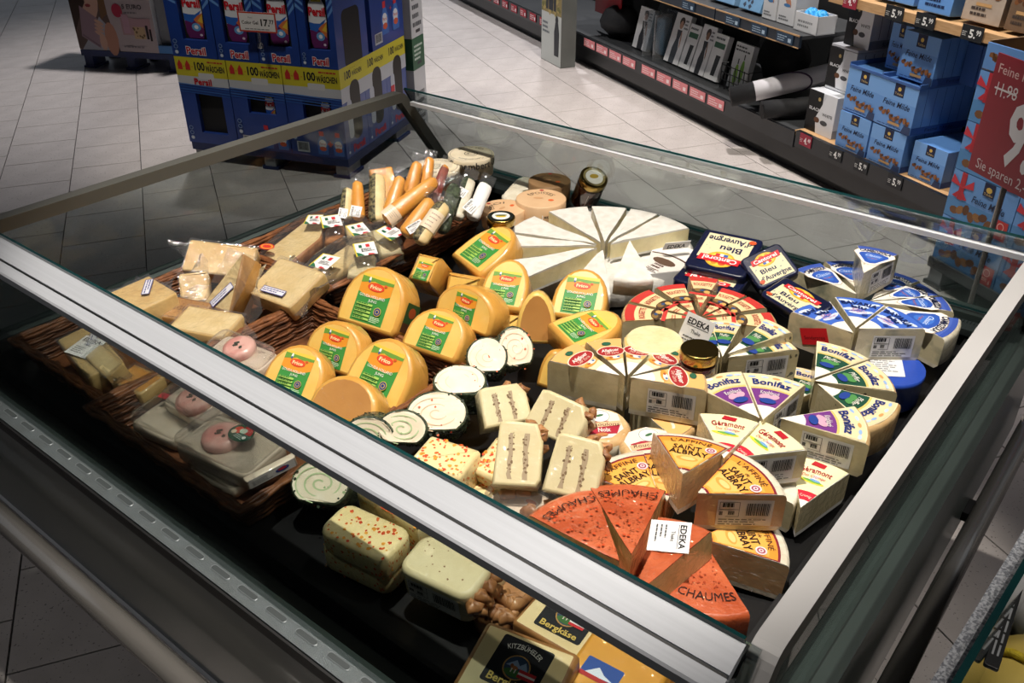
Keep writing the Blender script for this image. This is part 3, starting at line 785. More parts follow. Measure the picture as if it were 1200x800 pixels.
# ---- Bonifaz-style wedges
G = 'pepper cheese wedges with dark green labels'
L = (
   ('green labelled pepper wedge half hidden behind the curled white sticker', (1.0716, 0.4828, 0.755), (1.1301, 0.5344, 0.755), KBP, None, 0),
   ('green labelled pepper wedge beside the curled white sticker', (1.0702, 0.4794, 0.757), (1.1498, 0.504, 0.757), KBP, None, 0),
   ('green labelled pepper wedge with its speckled cut side facing the camera', (1.063, 0.4601, 0.765), (1.139, 0.431, 0.775), KBP, None, 0),
   ('green labelled pepper wedge with a price sticker, below the red sticker', (1.0652, 0.3965, 0.76), (1.1644, 0.3996, 0.76), KBP, 'R', 0),
   ('green labelled pepper wedge at the back of the right-hand fan', (1.1085, 0.3504, 0.745), (1.2096, 0.3388, 0.745), KBP, None, 0),
   ('green labelled pepper wedge in the middle of the right-hand fan', (1.0974, 0.3431, 0.745), (1.1631, 0.2781, 0.745), KBP, None, 0),
   ('green labelled pepper wedge at the front of the right-hand fan by the black grille', (1.0869, 0.3287, 0.745), (1.0823, 0.2487, 0.745), KBP, 'L', 0))
for i0, i1 in ((0, 4), (4, 7)):
    for q, (A, B, ang) in zip(L[i0:i1], fan([(q[1], q[2], 44) for q in L[i0:i1]], None if i0 else (1.0499, 0.4574, 0.755)[:2])):
        wedge('bonifaz_green', q[0], A, B, 44 if i0 else min(44, max(ang, 26)), .055, q[3], a_green, R=.112, group=G, price=q[4])
for lab, A, B, pr in (
   ('purple labelled garlic wedge leaning left behind the yellow labelled wedges', (0.9426, 0.3489, 0.765), (0.9881, 0.4291, 0.765), None),
   ('purple labelled garlic wedge with a price sticker, second from the left', (0.9351, 0.3413, 0.77), (1.054, 0.3787, 0.77), 'R'),
   ('purple labelled garlic wedge pointing right by the grille, price sticker in front', (0.9798, 0.3352, 0.75), (1.0248, 0.2603, 0.75), 'R')):
    wedge('bonifaz_purple', lab, A, B, 44, .055, KB, a_purple, R=.115, group='garlic cheese wedges with purple labels', price=pr)
t = wedge('bonifaz_low', 'green labelled pepper wedge buried under the front of the right-hand fan', (1.1005, 0.3613, 0.7), (1.2117, 0.3688, 0.7), 44, .05, KBP, a_green, R=.1, group=G)
# ---- Geramont-style wedges
for lab, A, B, h, pr in (
   ('pale yellow labelled wedge standing highest, red flag on its label', (0.8268, 0.3413, 0.775), (0.9399, 0.3889, 0.765), .05, None),
   ('pale yellow labelled wedge pointing right with a price sticker', (0.8421, 0.3422, 0.765), (0.9481, 0.3084, 0.76), .05, 'R'),
   ('pale yellow labelled wedge lying lowest by the black grille', (0.8825, 0.2567, 0.705), (0.9862, 0.2735, 0.705), .05, None)):
    wedge('geramont', lab, A, B, 42, h, KG, art_gera, R=.108 if h < .06 else .1, group='pale yellow labelled wedges', price=pr)
wedge('gera_plain', 'plain white rind wedge under the pale yellow labelled wedges', (0.891, 0.3411, 0.703), (0.9105, 0.303, 0.703), 60, .05, (m_rindw, m_cream, m_rindw, m_rindw), R=.075)
# ---- Saint Albray-style flower wheel
G = 'orange labelled washed rind wedges'
for lab, A, B, ang, roll, pr in (
   ('orange labelled wedge on the left, next to the orange-red wedges', (0.7449, 0.3745, 0.742), (0.7678, 0.439, 0.742), 52, 0, None),
   ('orange labelled wedge in the back middle, mostly behind the raised one', (0.7555, 0.3734, 0.738), (0.8069, 0.4109, 0.738), 46, 0, None),
   ('orange labelled wedge raised upright between its neighbours', (0.7528, 0.3566, 0.79), (0.8412, 0.3909, 0.775), 56, 0, None),
   ('orange labelled wedge on the right with a price sticker on its cut side', (0.761, 0.3407, 0.765), (0.8381, 0.3031, 0.765), 54, 0, 'R'),
   ('orange labelled wedge lowest, its tan cut side facing the camera', (0.7517, 0.325, 0.712), (0.8167, 0.2599, 0.705), 56, 0, None)):
    wedge('albray', lab, A, B, ang, .055, KA, art_albray, R=.105, roll=roll, group=G, price=pr)
# ---- Chaumes-style wedges
G = 'orange-red rind wedges'
wedge('chaumes', 'orange-red wedge on the left with a broad cut side toward the front rail', (0.6276, 0.3575, 0.75), (0.6648, 0.4557, 0.75), 44, .052, KC, art_chaumes, R=.125, group=G)
wedge('chaumes', 'orange-red wedge in the middle of its group, behind the white stickered one', (0.6419, 0.3526, 0.752), (0.72, 0.4067, 0.752), 44, .052, KC, art_chaumes, R=.122, group=G)
t = wedge('chaumes_b', 'orange-red wedge turned up with a big white shop sticker on top', (0.5936, 0.3065, 0.775), (0.701, 0.3224, 0.775), 32, .045, KC, None, R=.112, roll=-6, group=G)
sub(t, 'shop_sticker', edeka_art(.05, .044), basis(Vector((-.006, .078, .0462)), Vector((math.cos(.2), -math.sin(.2), 0)), Vector((math.sin(.2), math.cos(.2), 0)), Vector((0, 0, 1))) @ RZ(-62) @ T3(0, -.022, 0), 'white shop sticker')
t = wedge('chaumes', 'orange-red wedge at the right, its lettered rind sloping to the tray', (0.7206, 0.3024, 0.738), (0.6282, 0.2525, 0.738), 50, .05, KC, None, R=.105, group=G)
sub(t, 'printed_label', Art().arc('CHAUMES', .078, .0115, '#2a120c', .06, flip=True).blobs(50, -.02, .02, .02, .066, .0016, '#9c3c1c', 4, lambda x, y: abs(x) < y*.33), T3(0, 0, .0507))
t = thing('soft_cheese_remnant', 'orange-red wheel remnant underneath the orange-red wedges', 'cheese', T3(*(0.694, 0.3723, 0.7)) @ T3(0, 0, -.05))
MB().lathe([(.072, 0), (.078, .006), (.078, .044), (.072, .05)], 28, m_rindo).obj('cheese_body', t)
# ---- Allgaeuer-style wheel, five wedges on a lower half wheel
G = 'cream wedges with red oval labels'
L = (
   ('red oval labelled wedge at the left end, dark cut side toward the front rail', (0.897, 0.5404, 0.772), (0.9077, 0.6228, 0.772), None),
   ('red oval labelled wedge second from the left in the fan', (0.9094, 0.5318, 0.772), (0.9666, 0.6052, 0.772), None),
   ('red oval labelled wedge in the middle of the fan', (0.9141, 0.5292, 0.772), (0.9992, 0.5642, 0.772), None),
   ('red oval labelled wedge second from the right in the fan, beside the relish jar', (0.9156, 0.5205, 0.772), (1.0033, 0.5097, 0.772), None),
   ('red oval labelled wedge at the right end of the fan with a large price sticker', (0.8918, 0.522, 0.774), (0.962, 0.4606, 0.774), 'R'))
for q, (A, B, ang) in zip(L, fan([(q[1], q[2], 42) for q in L], None, .97, .014)): wedge('allgaeuer', q[0], A, B, ang, .06, KL, art_allg, R=.106, group=G, price=q[3])
for lab, A, B in (('red oval labelled quarter wheel underneath the fan on the left', (0.9544, 0.5547, 0.711), (0.9474, 0.6177, 0.711)), ('red oval labelled quarter wheel underneath the fan on the right', (0.9384, 0.5401, 0.711), (0.968, 0.4624, 0.711))):
    wedge('allgaeuer_low', lab, A, B, 84, .062, KL, art_allg, R=.105, group=G)
# ---- Cambozola-style and blue cloud wedges
G = 'white wedges with blue rounded labels'
L = (
   ('blue labelled wedge at the left of the pale wheel beside the navy tray', (1.3779, 0.3942, 0.742), (1.4401, 0.4824, 0.742), 40),
   ('blue labelled wedge at the back of the pale wheel, left of the lifted one', (1.3956, 0.3898, 0.744), (1.496, 0.4542, 0.744), 38),
   ('blue and white labelled wedge in the shade behind the lifted one', (1.4128, 0.3757, 0.735), (1.5377, 0.3494, 0.735), 30),
   ('blue and white labelled wedge second on the right of the pale wheel', (1.3959, 0.3643, 0.738), (1.5068, 0.297, 0.738), 32),
   ('blue and white labelled wedge third on the right of the pale wheel', (1.3849, 0.3547, 0.738), (1.4637, 0.2647, 0.738), 34),
   ('blue labelled wedge at the front right of the pale wheel over the grille', (1.3731, 0.342, 0.738), (1.3872, 0.2445, 0.738), 38))
for q, (A, B, ang) in zip(L, fan([q[1:] for q in L], None, .97, .02)): wedge('cambozola', q[0], A, B, ang, .055, KZ, art_cambo, R=.128, group=G)
wedge('cambozola_s', 'blue and white labelled wedge lifted on top of the pale wheel', (1.3723, 0.3784, 0.795), (1.472, 0.3902, 0.8), 40, .055, KZ, art_cambo, R=.10, group=G, price='R')
G = 'wedges with blue cloud labels'
for lab, A, B, pr in (
   ('blue cloud labelled wedge with a red sticker on its cut side', (1.2356, 0.3365, 0.762), (1.2732, 0.4168, 0.762), None),
   ('blue cloud labelled wedge at the back of the small fan', (1.253, 0.3392, 0.762), (1.3478, 0.3682, 0.762), None),
   ('blue cloud labelled wedge on the right with a grey price sticker', (1.2493, 0.3342, 0.764), (1.3267, 0.2911, 0.764), 'R')):
    t = wedge('bavaria', lab, A, B, 46, .058, KZ, art_bavaria, R=.102, group=G, price=pr)
    if 'red sticker' in lab:
        a_ = math.radians(-23); d = Vector((math.sin(a_), math.cos(a_), 0)); n = Vector((-math.cos(a_), math.sin(a_), 0))
        A = Art().rect(-.022, 0, .022, .028, '#d5252c').text('Sonderpreis', 0, .012, .006, '#521015', .034)
        sub(t, 'red_sticker', A, basis(d*.052 + n*.0008 + Vector((0, 0, .017)), d*-1, Vector((0, 0, 1)), n) @ RZ(20), 'bright red sticker')
t = thing('cheese_tub', 'round blue tub with a white paper label under the blue cloud wedges', 'cheese', T3(*(1.2683, 0.2853, 0.708)) @ T3(0, 0, -.055))
m_tub = mat('blue_tub', '#2c4fb4', '#2848a6', 10, .3, coat=.7, crinkle=.2)
MB().lathe([(.05, 0), (.054, .004), (.054, .045), (.056, .047), (.055, .055)], 36, m_tub).obj('tub', t)
A = Art().poly([(-.05, -.006), (-.035, -.034), (.02, -.03), (.026, .03), (-.03, .038)][::1], '#dcdcda').lines(-.035, -.02, .015, .02, 7, '#888888')
sub(t, 'paper_label', A, T3(0, 0, .0555) @ RZ(-60))

# ---------------------------------------------------------------- blocks, half rounds and packs placed by their visible face
def block(label, BL, BR, T, t, mf, ms, kind='dome', flat=.4, bev=.005, name='cheese_block', cat='cheese', group=None, jit=0, body='cheese_body', mb=None):
    fr, w, h = face3(BL, BR, T)
    r = thing(name, label, cat, fr @ T3(0, 0, -t), group)
    if kind == 'dome': lp = dome(w, h, flat)
    elif kind == 'rect': lp = rrect(w, h, min(w, h)*.07, 2)
    elif kind == 'round': lp = rrect(w, h, min(w, h)*.28, 4)
    elif kind == 'tri': lp = [(-w/2, 0), (w/2, 0), (w*.06, h), (-w*.06, h)]
    elif kind == 'oval': lp = [(w/2*math.cos(2*math.pi*i/20), h/2 + h/2*math.sin(2*math.pi*i/20)) for i in range(20)]
    MB().slab(lp, t, mf, ms, bev, mb, jit=jit, seed=len(label)).obj(body, r)
    return r, w, h, t
def wrap(r, w, h, t, grow=.004, seed=1, m=None, flaps=((1, .03), (0, .03)), name='plastic_wrap'):
    """crumpled clear film around a block, with loose flaps"""
    rnd = random.Random(seed); b = MB(); m = m or m_bag; n = 8; flaps = [(k, l*1.5) for k, l in flaps]
    for side, ln in flaps:
        vs = []
        for i in range(n+1):
            for j in range(5):
                u = i/n; v = j/4; x = (-w/2 + w*u); L = ln*(.5+.5*math.sin(u*5+seed))*v
                d = rnd.uniform(-.007, .007)*v
                if side == 0: p = (x, -L, t*.5 + d + .01*v)
                elif side == 1: p = (x, h + L, t*.5 + d + .012*v*math.sin(u*9))
                elif side == 2: p = (-w/2 - L, h*u, t*.5 + d + .01*v)
                else: p = (w/2 + L, h*u, t*.5 + d + .01*v)
                vs.append(p)
        b.add(vs, [(i*5+j, i*5+j+1, (i+1)*5+j+1, (i+1)*5+j) for i in range(n) for j in range(4)], m, True)
    vs = []
    for i in range(7):
        for j in range(7):
            u, v = i/6, j/6
            vs.append((-w/2*1.02 + w*1.04*u + rnd.uniform(-.002, .002), -.002 + (h+.004)*v, t + grow*rnd.uniform(.15, 1)))
    b.add(vs, [(i*7+j, i*7+j+1, (i+1)*7+j+1, (i+1)*7+j)[::-1] for i in range(6) for j in range(6)], m, True)
    return b.obj(name, r)
def gouda_art(w=.062, h=.078):
    A = Art().rect(-w/2, 0, w/2, h, '#3f8f41').poly([(-w/2, h*.62), (-w*.2, h*.53), (w*.15, h*.53), (w/2, h*.64), (w/2, h), (-w/2, h)], '#e4962f')
    A.poly([(-w/2, h*.84), (w/2, h*.88), (w/2, h), (-w/2, h)], '#edc54a').poly([(-w/2, h*.80), (-w*.1, h*.87), (w*.12, h*.84), (w/2, h*.86), (w/2, h*.92), (w*.1, h*.93), (-w/2, h*.95)], '#6d9a3d')
    A.ell(0, h*.755, w*.26, h*.088, '#d8392a', 20).ell(0, h*.755, w*.235, h*.072, '#e4542f', 20).text('Frico', 0, h*.755, h*.075, '#f2dfa8', w*.36, bold=.03)
    A.ell(-w*.25, h*.9, w*.035, h*.05, '#f0ede4', 10).ell(-w*.25, h*.85, w*.03, h*.03, '#4a5f96', 8).ell(w*.28, h*.83, w*.05, h*.03, '#d65a2c', 8)
    A.text('GOUDA HOLLAND', -w*.02, h*.555, h*.058, '#f4f3ea', w*.8, bold=.0).text('JUNG', w*.03, h*.465, h*.056, '#f4f3ea', w*.26, bold=.0)
    for i in range(5): A.rect(-w*.43, h*(.05+.075*i), w*.08, h*(.095+.075*i), '#a5cf63')
    A.lines(-w*.42, h*.05, w*.06, h*.425, 5, '#2a6a30', 3, .3).lines(w*.12, h*.04, w*.44, h*.17, 4, '#d7e6c8', 4, .4)
    A.ell(w*.28, h*.28, w*.115, h*.092, '#d9b542', 20).ell(w*.28, h*.28, w*.1, h*.08, '#25407c', 18).ell(w*.28, h*.28, w*.06, h*.048, '#d9b542', 14).ell(w*.28, h*.28, w*.045, h*.036, '#25407c', 12)
    return A
_g = gouda_art().mesh('gouda_label')
G = 'yellow gouda pieces'
def gouda(label, BL, BR, T, t=.05, lab=(0, .32, 0, 1), side=False, kind='dome'):
    r, w, h, t = block(label, BL, BR, T, t, m_gouda, m_goudar, kind, .38, .007, 'gouda_piece', 'cheese', G)
    if lab:
        k = lab[3]*min(w/.062*.60, h/.078*.74)
        link('printed_label', _g, r, T3(lab[0]*w, h*.09 + (lab[1]-.32)*h, t+.0003) @ RZ(lab[2]) @ Matrix.Diagonal((k, k, 1, 1)))
    if side:
        A = Art().rect(-.02, 0, .02, .05, '#3a5c34').ell(0, .035, .011, .009, '#b5562e', 12).rect(-.02, 0, .02, .016, '#5c3a26')
        sub(r, 'side_label', A, basis(Vector((w/2+.0006, h*.12, t*.5)), Vector((0, 0, -1)), Vector((0, 1, 0)), Vector((1, 0, 0))))
    return r
gouda('largest gouda piece, upright with a second label on its right flank', (0.8401, 1.0621, 0.705), (0.859, 0.9398, 0.705), (0.9158, 1.0163, 0.79), .06, side=True)
gouda('labelled gouda standing left of centre in the gouda basket', (0.7323, 1.0215, 0.69), (0.7502, 0.9167, 0.69), (0.7831, 0.9879, 0.757), .045)
gouda('labelled gouda at the left end of the gouda basket above the ham', (0.6374, 1.0103, 0.69), (0.661, 0.9095, 0.69), (0.7067, 1.0032, 0.75), .045)
gouda('labelled gouda at the right end of the gouda basket', (0.7155, 0.9146, 0.692), (0.7232, 0.7993, 0.692), (0.7907, 0.8813, 0.765), .055)
r, w, h, t = block('unlabelled brown gouda half in front of the other gouda pieces', (0.6359, 0.8936, 0.708), (0.6563, 0.7837, 0.708), (0.6898, 0.8745, 0.755), .05, m_goudab, m_goudar, 'dome', .3, .008, 'gouda_piece', 'cheese', G)
gouda('labelled gouda above the wicker wall, next to the cream rolls', (0.8435, 0.9122, 0.71), (0.8578, 0.8051, 0.71), (0.907, 0.8791, 0.765), .055)
gouda('labelled gouda leaning behind the one by the wicker wall', (0.9342, 0.9245, 0.715), (0.9377, 0.8054, 0.715), (0.9657, 0.8761, 0.78), .055)
gouda('gouda block seen end-on, label in profile, beside the long wicker rim', (0.9871, 1.0344, 0.73), (0.9966, 0.986, 0.73), (1.0351, 1.0115, 0.765), .06, (0, .32, 0, .95), kind='rect')
gouda('labelled gouda tilted to the right beside the herb jar', (1.1188, 1.051, 0.725), (1.0844, 0.9483, 0.725), (1.2045, 0.993, 0.775), .05)
gouda('labelled gouda in the middle of the back heap', (0.992, 0.8785, 0.73), (1.0223, 0.8029, 0.73), (1.0807, 0.8711, 0.785), .055)
gouda('labelled gouda at the right of the back heap, against the white wheel', (1.0322, 0.7579, 0.735), (1.0665, 0.6746, 0.735), (1.1194, 0.7488, 0.79), .055)
gouda('gouda lying turned, its label reading downhill, above the red oval wedges', (0.9709, 0.7158, 0.765), (0.9362, 0.6366, 0.76), (1.0514, 0.6415, 0.775), .045)
block('unlabelled gouda piece turned rind side forward between two labelled pieces', (0.9437, 0.7545, 0.725), (0.9785, 0.7025, 0.725), (0.9884, 0.7446, 0.8), .045, m_goudab, m_gouda, 'dome', .2, .006, 'gouda_piece', 'cheese', G)
gouda('unlabelled gouda slice peeping out behind the red oval wedges', (0.8972, 0.6815, 0.7), (0.9033, 0.6448, 0.7), (0.926, 0.674, 0.755), .05, None)
gouda('gouda block at the bottom of the back heap, mostly hidden', (1.0264, 0.983, 0.7), (1.0472, 0.9212, 0.7), (1.0591, 0.954, 0.735), .05, None, kind='rect')
gouda('gouda block supporting the front of the back heap', (0.9844, 0.8397, 0.69), (1.0041, 0.7884, 0.69), (1.0256, 0.8271, 0.725), .05, None, kind='rect')

# ---- herb-coated cream rolls
def roll(label, cx, cy, rx, ry, z, dz, green=False, t=.042, x0=None):
    BL, BR, T = cx, cy, rx
G = 'herb coated cream rolls'
def roll(label, BL, BR, T, t, spiral):
    fr, w, h = face3(BL, BR, T)
    r = thing('cream_roll', label, 'cheese', fr @ T3(0, 0, -t), G)
    n = 28; lp = []
    for i in range(n):
        a = 2*math.pi*i/n; y = math.sin(a); lp.append((w/2*math.cos(a), h/2 + h/2*(y if y > -.8 else -.8)))
    MB().slab(lp, t, m_rollf, m_herbs, .003, m_herbs, jit=.0012, seed=len(label)).obj('cheese_body', r)
    vs, fs = [], []; N = 64
    for i in range(N):
        u = i/(N-1); a = 2*math.pi*2.6*u + .8; rr = .10 + .78*u
        for k in (-1, 1):
            q = rr + k*(.022 if spiral == 'r' else .04)*(1-.4*u); vs.append((w/2*q*math.cos(a), h/2 + h/2*q*math.sin(a)*.9))
        if i: fs.append((2*i-2, 2*i-1, 2*i+1, 2*i))
    col = '#e3b08e' if spiral == 'r' else '#b3c796'
    ins = lambda x, y: (x/(w/2))**2 + ((y-h/2)/(h/2))**2 < .98
    A = Art().raw(vs, fs, '#e6c3a2' if spiral == 'r' else '#b9cc9c')
    A.blobs(14 if spiral == 'r' else 5, -w/2, 0, w/2, h, .0024, '#c8623a' if spiral == 'r' else '#9cb684', len(label), ins)
    A.blobs(36, -w/2, 0, w/2, h, .0022, '#24301c', len(label)+3, lambda x, y: .72 < (x/(w/2))**2 + ((y-h/2)/(h/2))**2 < 1.0)
    sub(r, 'cream_spiral', A, T3(0, 0, t))
    b = MB(); rnd = random.Random(len(label))
    for i in range(90):
        a = rnd.uniform(0, 2*math.pi); y = math.sin(a)
        p = Vector((w/2*math.cos(a), h/2 + h/2*max(y, -.8), rnd.uniform(.002, t-.003))); s = rnd.uniform(.0012, .0026)
        m = ink('#8a2c1c') if i % 9 == 0 else m_herbs
        b.add([tuple(p + Vector(q)*s) for q in ((1,0,.3),(-1,.3,0),(0,-1,.4),(.2,.3,1.1))], [(0,1,3),(1,2,3),(2,0,3),(0,2,1)], m)
    stuff(b.obj('herb_flakes', r))
    return r
roll('cream roll with pinkish spiral at the far end of the row, tilted up', (0.8527, 0.7042, 0.735), (0.8998, 0.6744, 0.735), (0.905, 0.7268, 0.785), .05, 'r')
roll('cream roll with pinkish spiral second from the far end', (0.8118, 0.7411, 0.735), (0.8521, 0.6941, 0.735), (0.8665, 0.7507, 0.775), .05, 'r')
roll('cream roll with pinkish spiral in the middle, lying almost flat', (0.7371, 0.74, 0.74), (0.7851, 0.6796, 0.74), (0.8067, 0.7488, 0.758), .05, 'r')
roll('largest cream roll with pinkish spiral, in front of the flat one', (0.6641, 0.7193, 0.725), (0.7194, 0.6558, 0.725), (0.73, 0.7205, 0.765), .05, 'r')
roll('cream roll with green spiral next to the largest pinkish one', (0.6323, 0.7444, 0.715), (0.6721, 0.6885, 0.715), (0.6786, 0.7372, 0.755), .05, 'g')
roll('cream roll with green spiral half hidden by the front rail', (0.6023, 0.7804, 0.7), (0.6426, 0.7211, 0.7), (0.6446, 0.7661, 0.75), .05, 'g')
roll('cream roll with green spiral seen through the front glass', (0.496, 0.7676, 0.695), (0.5348, 0.6986, 0.695), (0.5544, 0.7671, 0.735), .05, 'g')
# ---- pepper-flecked butter cheeses
m_fl = ('#d9662e', '#cf4a26', '#e29a3a')
def flecked(label, BL, BR, T, t, kind='rect', n=66):
    r, w, h, t = block(label, BL, BR, T, t, m_dot, m_dot, kind, .4, .006, 'flecked_cheese', 'cheese', 'pepper flecked cheese blocks')
    A = Art()
    for i, c in enumerate(m_fl): A.blobs(n//3, -w*.46, h*.04, w*.46, h*.96, .0032, c, len(label)+i)
    sub(r, 'pepper_flecks', A, T3(0, 0, t))
    A = Art(); A.blobs(n//3, -w*.46, t*.06, w*.46, t*.94, .0026, m_fl[0], len(label)+7).blobs(n//4, -w*.46, t*.06, w*.46, t*.94, .0022, m_fl[2], len(label)+8)
    sub(r, 'pepper_flecks', A, basis(Vector((0, 0, 0)), Vector((1, 0, 0)), Vector((0, 0, 1)), Vector((0, -1, 0))))
    sub(r, 'pepper_flecks', A, basis(Vector((w/2, h/2, 0)), Vector((0, 1, 0)), Vector((0, 0, 1)), Vector((1, 0, 0))) @ Matrix.Diagonal((h/w, 1, 1, 1)))
    return r
flecked('red flecked cheese block in the middle, just above the front rail', (0.6121, 0.6634, 0.745), (0.628, 0.5905, 0.745), (0.6779, 0.6332, 0.748), .05)
flecked('red flecked cheese block standing between the middle one and the walnut cheeses', (0.6662, 0.608, 0.725), (0.668, 0.563, 0.725), (0.7227, 0.621, 0.745), .045)
flecked('small red flecked cheese end below the standing one', (0.6541, 0.6041, 0.7), (0.6535, 0.5709, 0.7), (0.6862, 0.6027, 0.705), .04, n=20)
flecked('long red flecked cheese bar behind the front glass', (0.5641, 0.7103, 0.705), (0.5588, 0.5976, 0.705), (0.5845, 0.6575, 0.707), .05)
flecked('thick red flecked cheese block on top of another behind the front glass', (0.4721, 0.6765, 0.725), (0.4851, 0.5766, 0.725), (0.5342, 0.6308, 0.728), .036, 'round')
flecked('red flecked cheese block lying at the bottom in the shade of the front rail', (0.4782, 0.6872, 0.687), (0.4923, 0.5853, 0.687), (0.5418, 0.6399, 0.69), .036, 'round')
# ---- layered walnut cheeses
def nut(r, x, y, z, s=.01, seed=0):
    rnd = random.Random(seed); b = MB(); vs = []
    for i in range(6):
        for j in range(8):
            a = math.pi*i/5; c = 2*math.pi*j/8; q = s*(1 + .25*math.sin(3*c+seed) + rnd.uniform(-.12, .12))
            vs.append((x+q*math.sin(a)*math.cos(c), y+q*.8*math.sin(a)*math.sin(c), z+q*.7*math.cos(a)))
    b.add(vs, [(i*8+j, (i+1)*8+j, (i+1)*8+(j+1) % 8, i*8+(j+1) % 8) for i in range(5) for j in range(8)], m_nut, True)
    return b.obj('walnut_half', r)
def walnutc(label, BL, BR, T, t, cut=.3):
    fr, w, h = face3(BL, BR, T); w *= 1.13; h *= 1.08
    r = thing('walnut_cheese', label, 'cheese', fr @ T3(0, 0, -t), 'layered walnut cheeses')
    MB().slab([(-w/2, 0), (w*.42, 0), (w/2, h*.12), (w/2, h*(1-cut)), (w*.36, h*.97), (-w*.3, h), (-w*.42, h*.96)], t, m_layer, m_layer, .004).obj('cheese_body', r)
    A = Art()
    for i, x in enumerate((-.16, .16)):
        rnd = random.Random(len(label)+i); p = []
        ys = [h*(.1 + .7*k/9) for k in range(10)]
        L = [(x*w + rnd.uniform(-.0012, .0012) - .0028, y) for y in ys]; Rr = [(x*w + rnd.uniform(-.0012, .0012) + .0028, y) for y in ys]
        A.raw(L + Rr, [(k, 10+k, 11+k, k+1) for k in range(9)], '#a89578').blobs(16, x*w-.004, h*.1, x*w+.004, h*.8, .0022, '#7c6448', i+2)
    sub(r, 'walnut_layers', A, T3(0, 0, t))
    for k, (x, y, z) in enumerate(((.46, .78, .8), (.48, .62, .5), (.2, 1.0, .55), (.42, .92, .4))): nut(r, x*w, y*h, t*z, .009, k + len(label))
    return r
walnutc('layered walnut cheese leaning at the back left of its group', (0.7365, 0.6372, 0.735), (0.7878, 0.6036, 0.735), (0.8094, 0.6353, 0.77), .04)
walnutc('layered walnut cheese at the back right of its group, near the round cheeses', (0.7699, 0.6013, 0.735), (0.7722, 0.5273, 0.735), (0.8077, 0.5638, 0.775), .04)
walnutc('layered walnut cheese at the front left, above the walnut pack', (0.6538, 0.5566, 0.735), (0.6832, 0.512, 0.735), (0.7183, 0.5637, 0.785), .04)
walnutc('layered walnut cheese at the front right, touching the orange-red wedges', (0.678, 0.4991, 0.74), (0.698, 0.4419, 0.74), (0.7341, 0.483, 0.79), .04)
# ---- walnut-rimmed packs near the front rail
r, w, h, t = block('pale walnut rimmed cheese with a price sticker behind the front glass', (0.4906, 0.5651, 0.72), (0.5034, 0.4687, 0.72), (0.5537, 0.533, 0.728), .05, m_layer, m_layer, 'round', .4, .006, 'walnut_cheese', 'cheese')
sub(r, 'price_sticker', price_art(.07, .032, 5), basis(Vector((0, -.0006, .008)), Vector((1, 0, 0)), Vector((0, 0, 1)), Vector((0, -1, 0))))
A = Art().blobs(12, -w*.4, h*.1, w*.4, h*.9, .0016, '#8c6a4a', 3); sub(r, 'walnut_specks', A, T3(0, 0, t))
for k in range(7): nut(r, w/2+.004, h*(.06+.13*k), t*(.75 - .3*(k % 2)), .011, k)
r, w, h, t = block('walnut pack in a clear tray under the layered walnut cheeses', (0.6515, 0.5734, 0.7), (0.6521, 0.475, 0.7), (0.708, 0.5333, 0.703), .03, m_hamw, m_hamw, 'round', .4, .004, 'walnut_pack', 'cheese', body='cheese_body')
for k, (x, y) in enumerate(((-.34, .5), (-.2, .75), (.1, .35), (.28, .5), (.38, .3), (.3, .75), (-.36, .8))): nut(r, x*w, y*h, t+.002, .013, k)
A = Art().ell(-.0, h*.62, .011, .006, '#d8d3cc', 14).ell(0, h*.62, .008, .004, '#c98a80', 12); sub(r, 'round_label', A, T3(0, 0, t))
MB().slab(rrect(w*1.05, h*1.05, .012, 3, None, -h*.02), .018, m_shell, m_shell, .006).obj('clear_lid', r, T3(0, 0, t))
r, w, h, t = block('walnut pack in the shade below the pale walnut rimmed cheese', (0.5194, 0.4842, 0.68), (0.525, 0.4348, 0.68), (0.5939, 0.4654, 0.685), .035, m_nut, m_nut, 'round', .4, .006, 'walnut_pack', 'cheese', jit=.004)
for k in range(10): nut(r, w*(-.35+.17*(k % 5)), h*(.2+.3*(k//5)), t, .013, k+3)
r, w, h, t = block('dull cheese block with a price sticker, tucked under the front rail', (0.5524, 0.5724, 0.7), (0.5559, 0.4771, 0.7), (0.5816, 0.5324, 0.702), .05, m_cream, m_cream, 'rect', .4, .005)
sub(r, 'price_sticker', price_art(.06, .03, 9), basis(Vector((0, -.0006, .012)), Vector((1, 0, 0)), Vector((0, 0, 1)), Vector((0, -1, 0))))
# ---- mountain cheese and yellow block by the front rail
def berg_art(w=.066, h=.06, town=True):
    A = Art().rr(0, h/2, w, h, .003, '#16161a')
    y = h*(.46 if town else .55)
    A.ell(0, y, w*.25, w*.25, '#b98b4a', 22).ell(0, y, w*.225, w*.225, '#2f4460', 20)
    A.poly([(-w*.2, y-.01*w), (-w*.05, y+w*.14), (w*.04, y+w*.05), (w*.12, y+w*.15), (w*.21, y-.0*w)], '#8fa3bf').ell(0, y-w*.12, w*.19, w*.08, '#3d6a34', 14)
    A.ell(-w*.03, y-.02*w, w*.07, w*.045, '#a8683a', 10).ell(-w*.09, y+.01*w, w*.03, w*.035, '#8a4f2a', 8).rect(-w*.07, y-w*.12, -w*.05, y-w*.04, '#e6ddd0').rect(-.0, y-w*.12, w*.02, y-w*.04, '#e6ddd0')
    A.poly([(w*.08, y-w*.17), (w*.40, y-w*.17), (w*.40, y-w*.11), (w*.08, y-w*.11)], '#c22a30').poly([(w*.08, y-w*.11), (w*.40, y-w*.11), (w*.40, y-w*.07), (w*.08, y-w*.07)], '#e9e4e0').poly([(w*.08, y-w*.07), (w*.40, y-w*.07), (w*.40, y-w*.01), (w*.08, y-w*.01)], '#c22a30')
    if town: A.arc('KITZB\u00dcHELER', w*.62, h*.1, '#d9d5cc', w*.7, cy=h*.24)
    A.text('Bergk\u00e4se', 0, h*.13, h*.15, '#d2b45c', w*.78, bold=.02)
    return A
G = 'mountain cheese blocks'
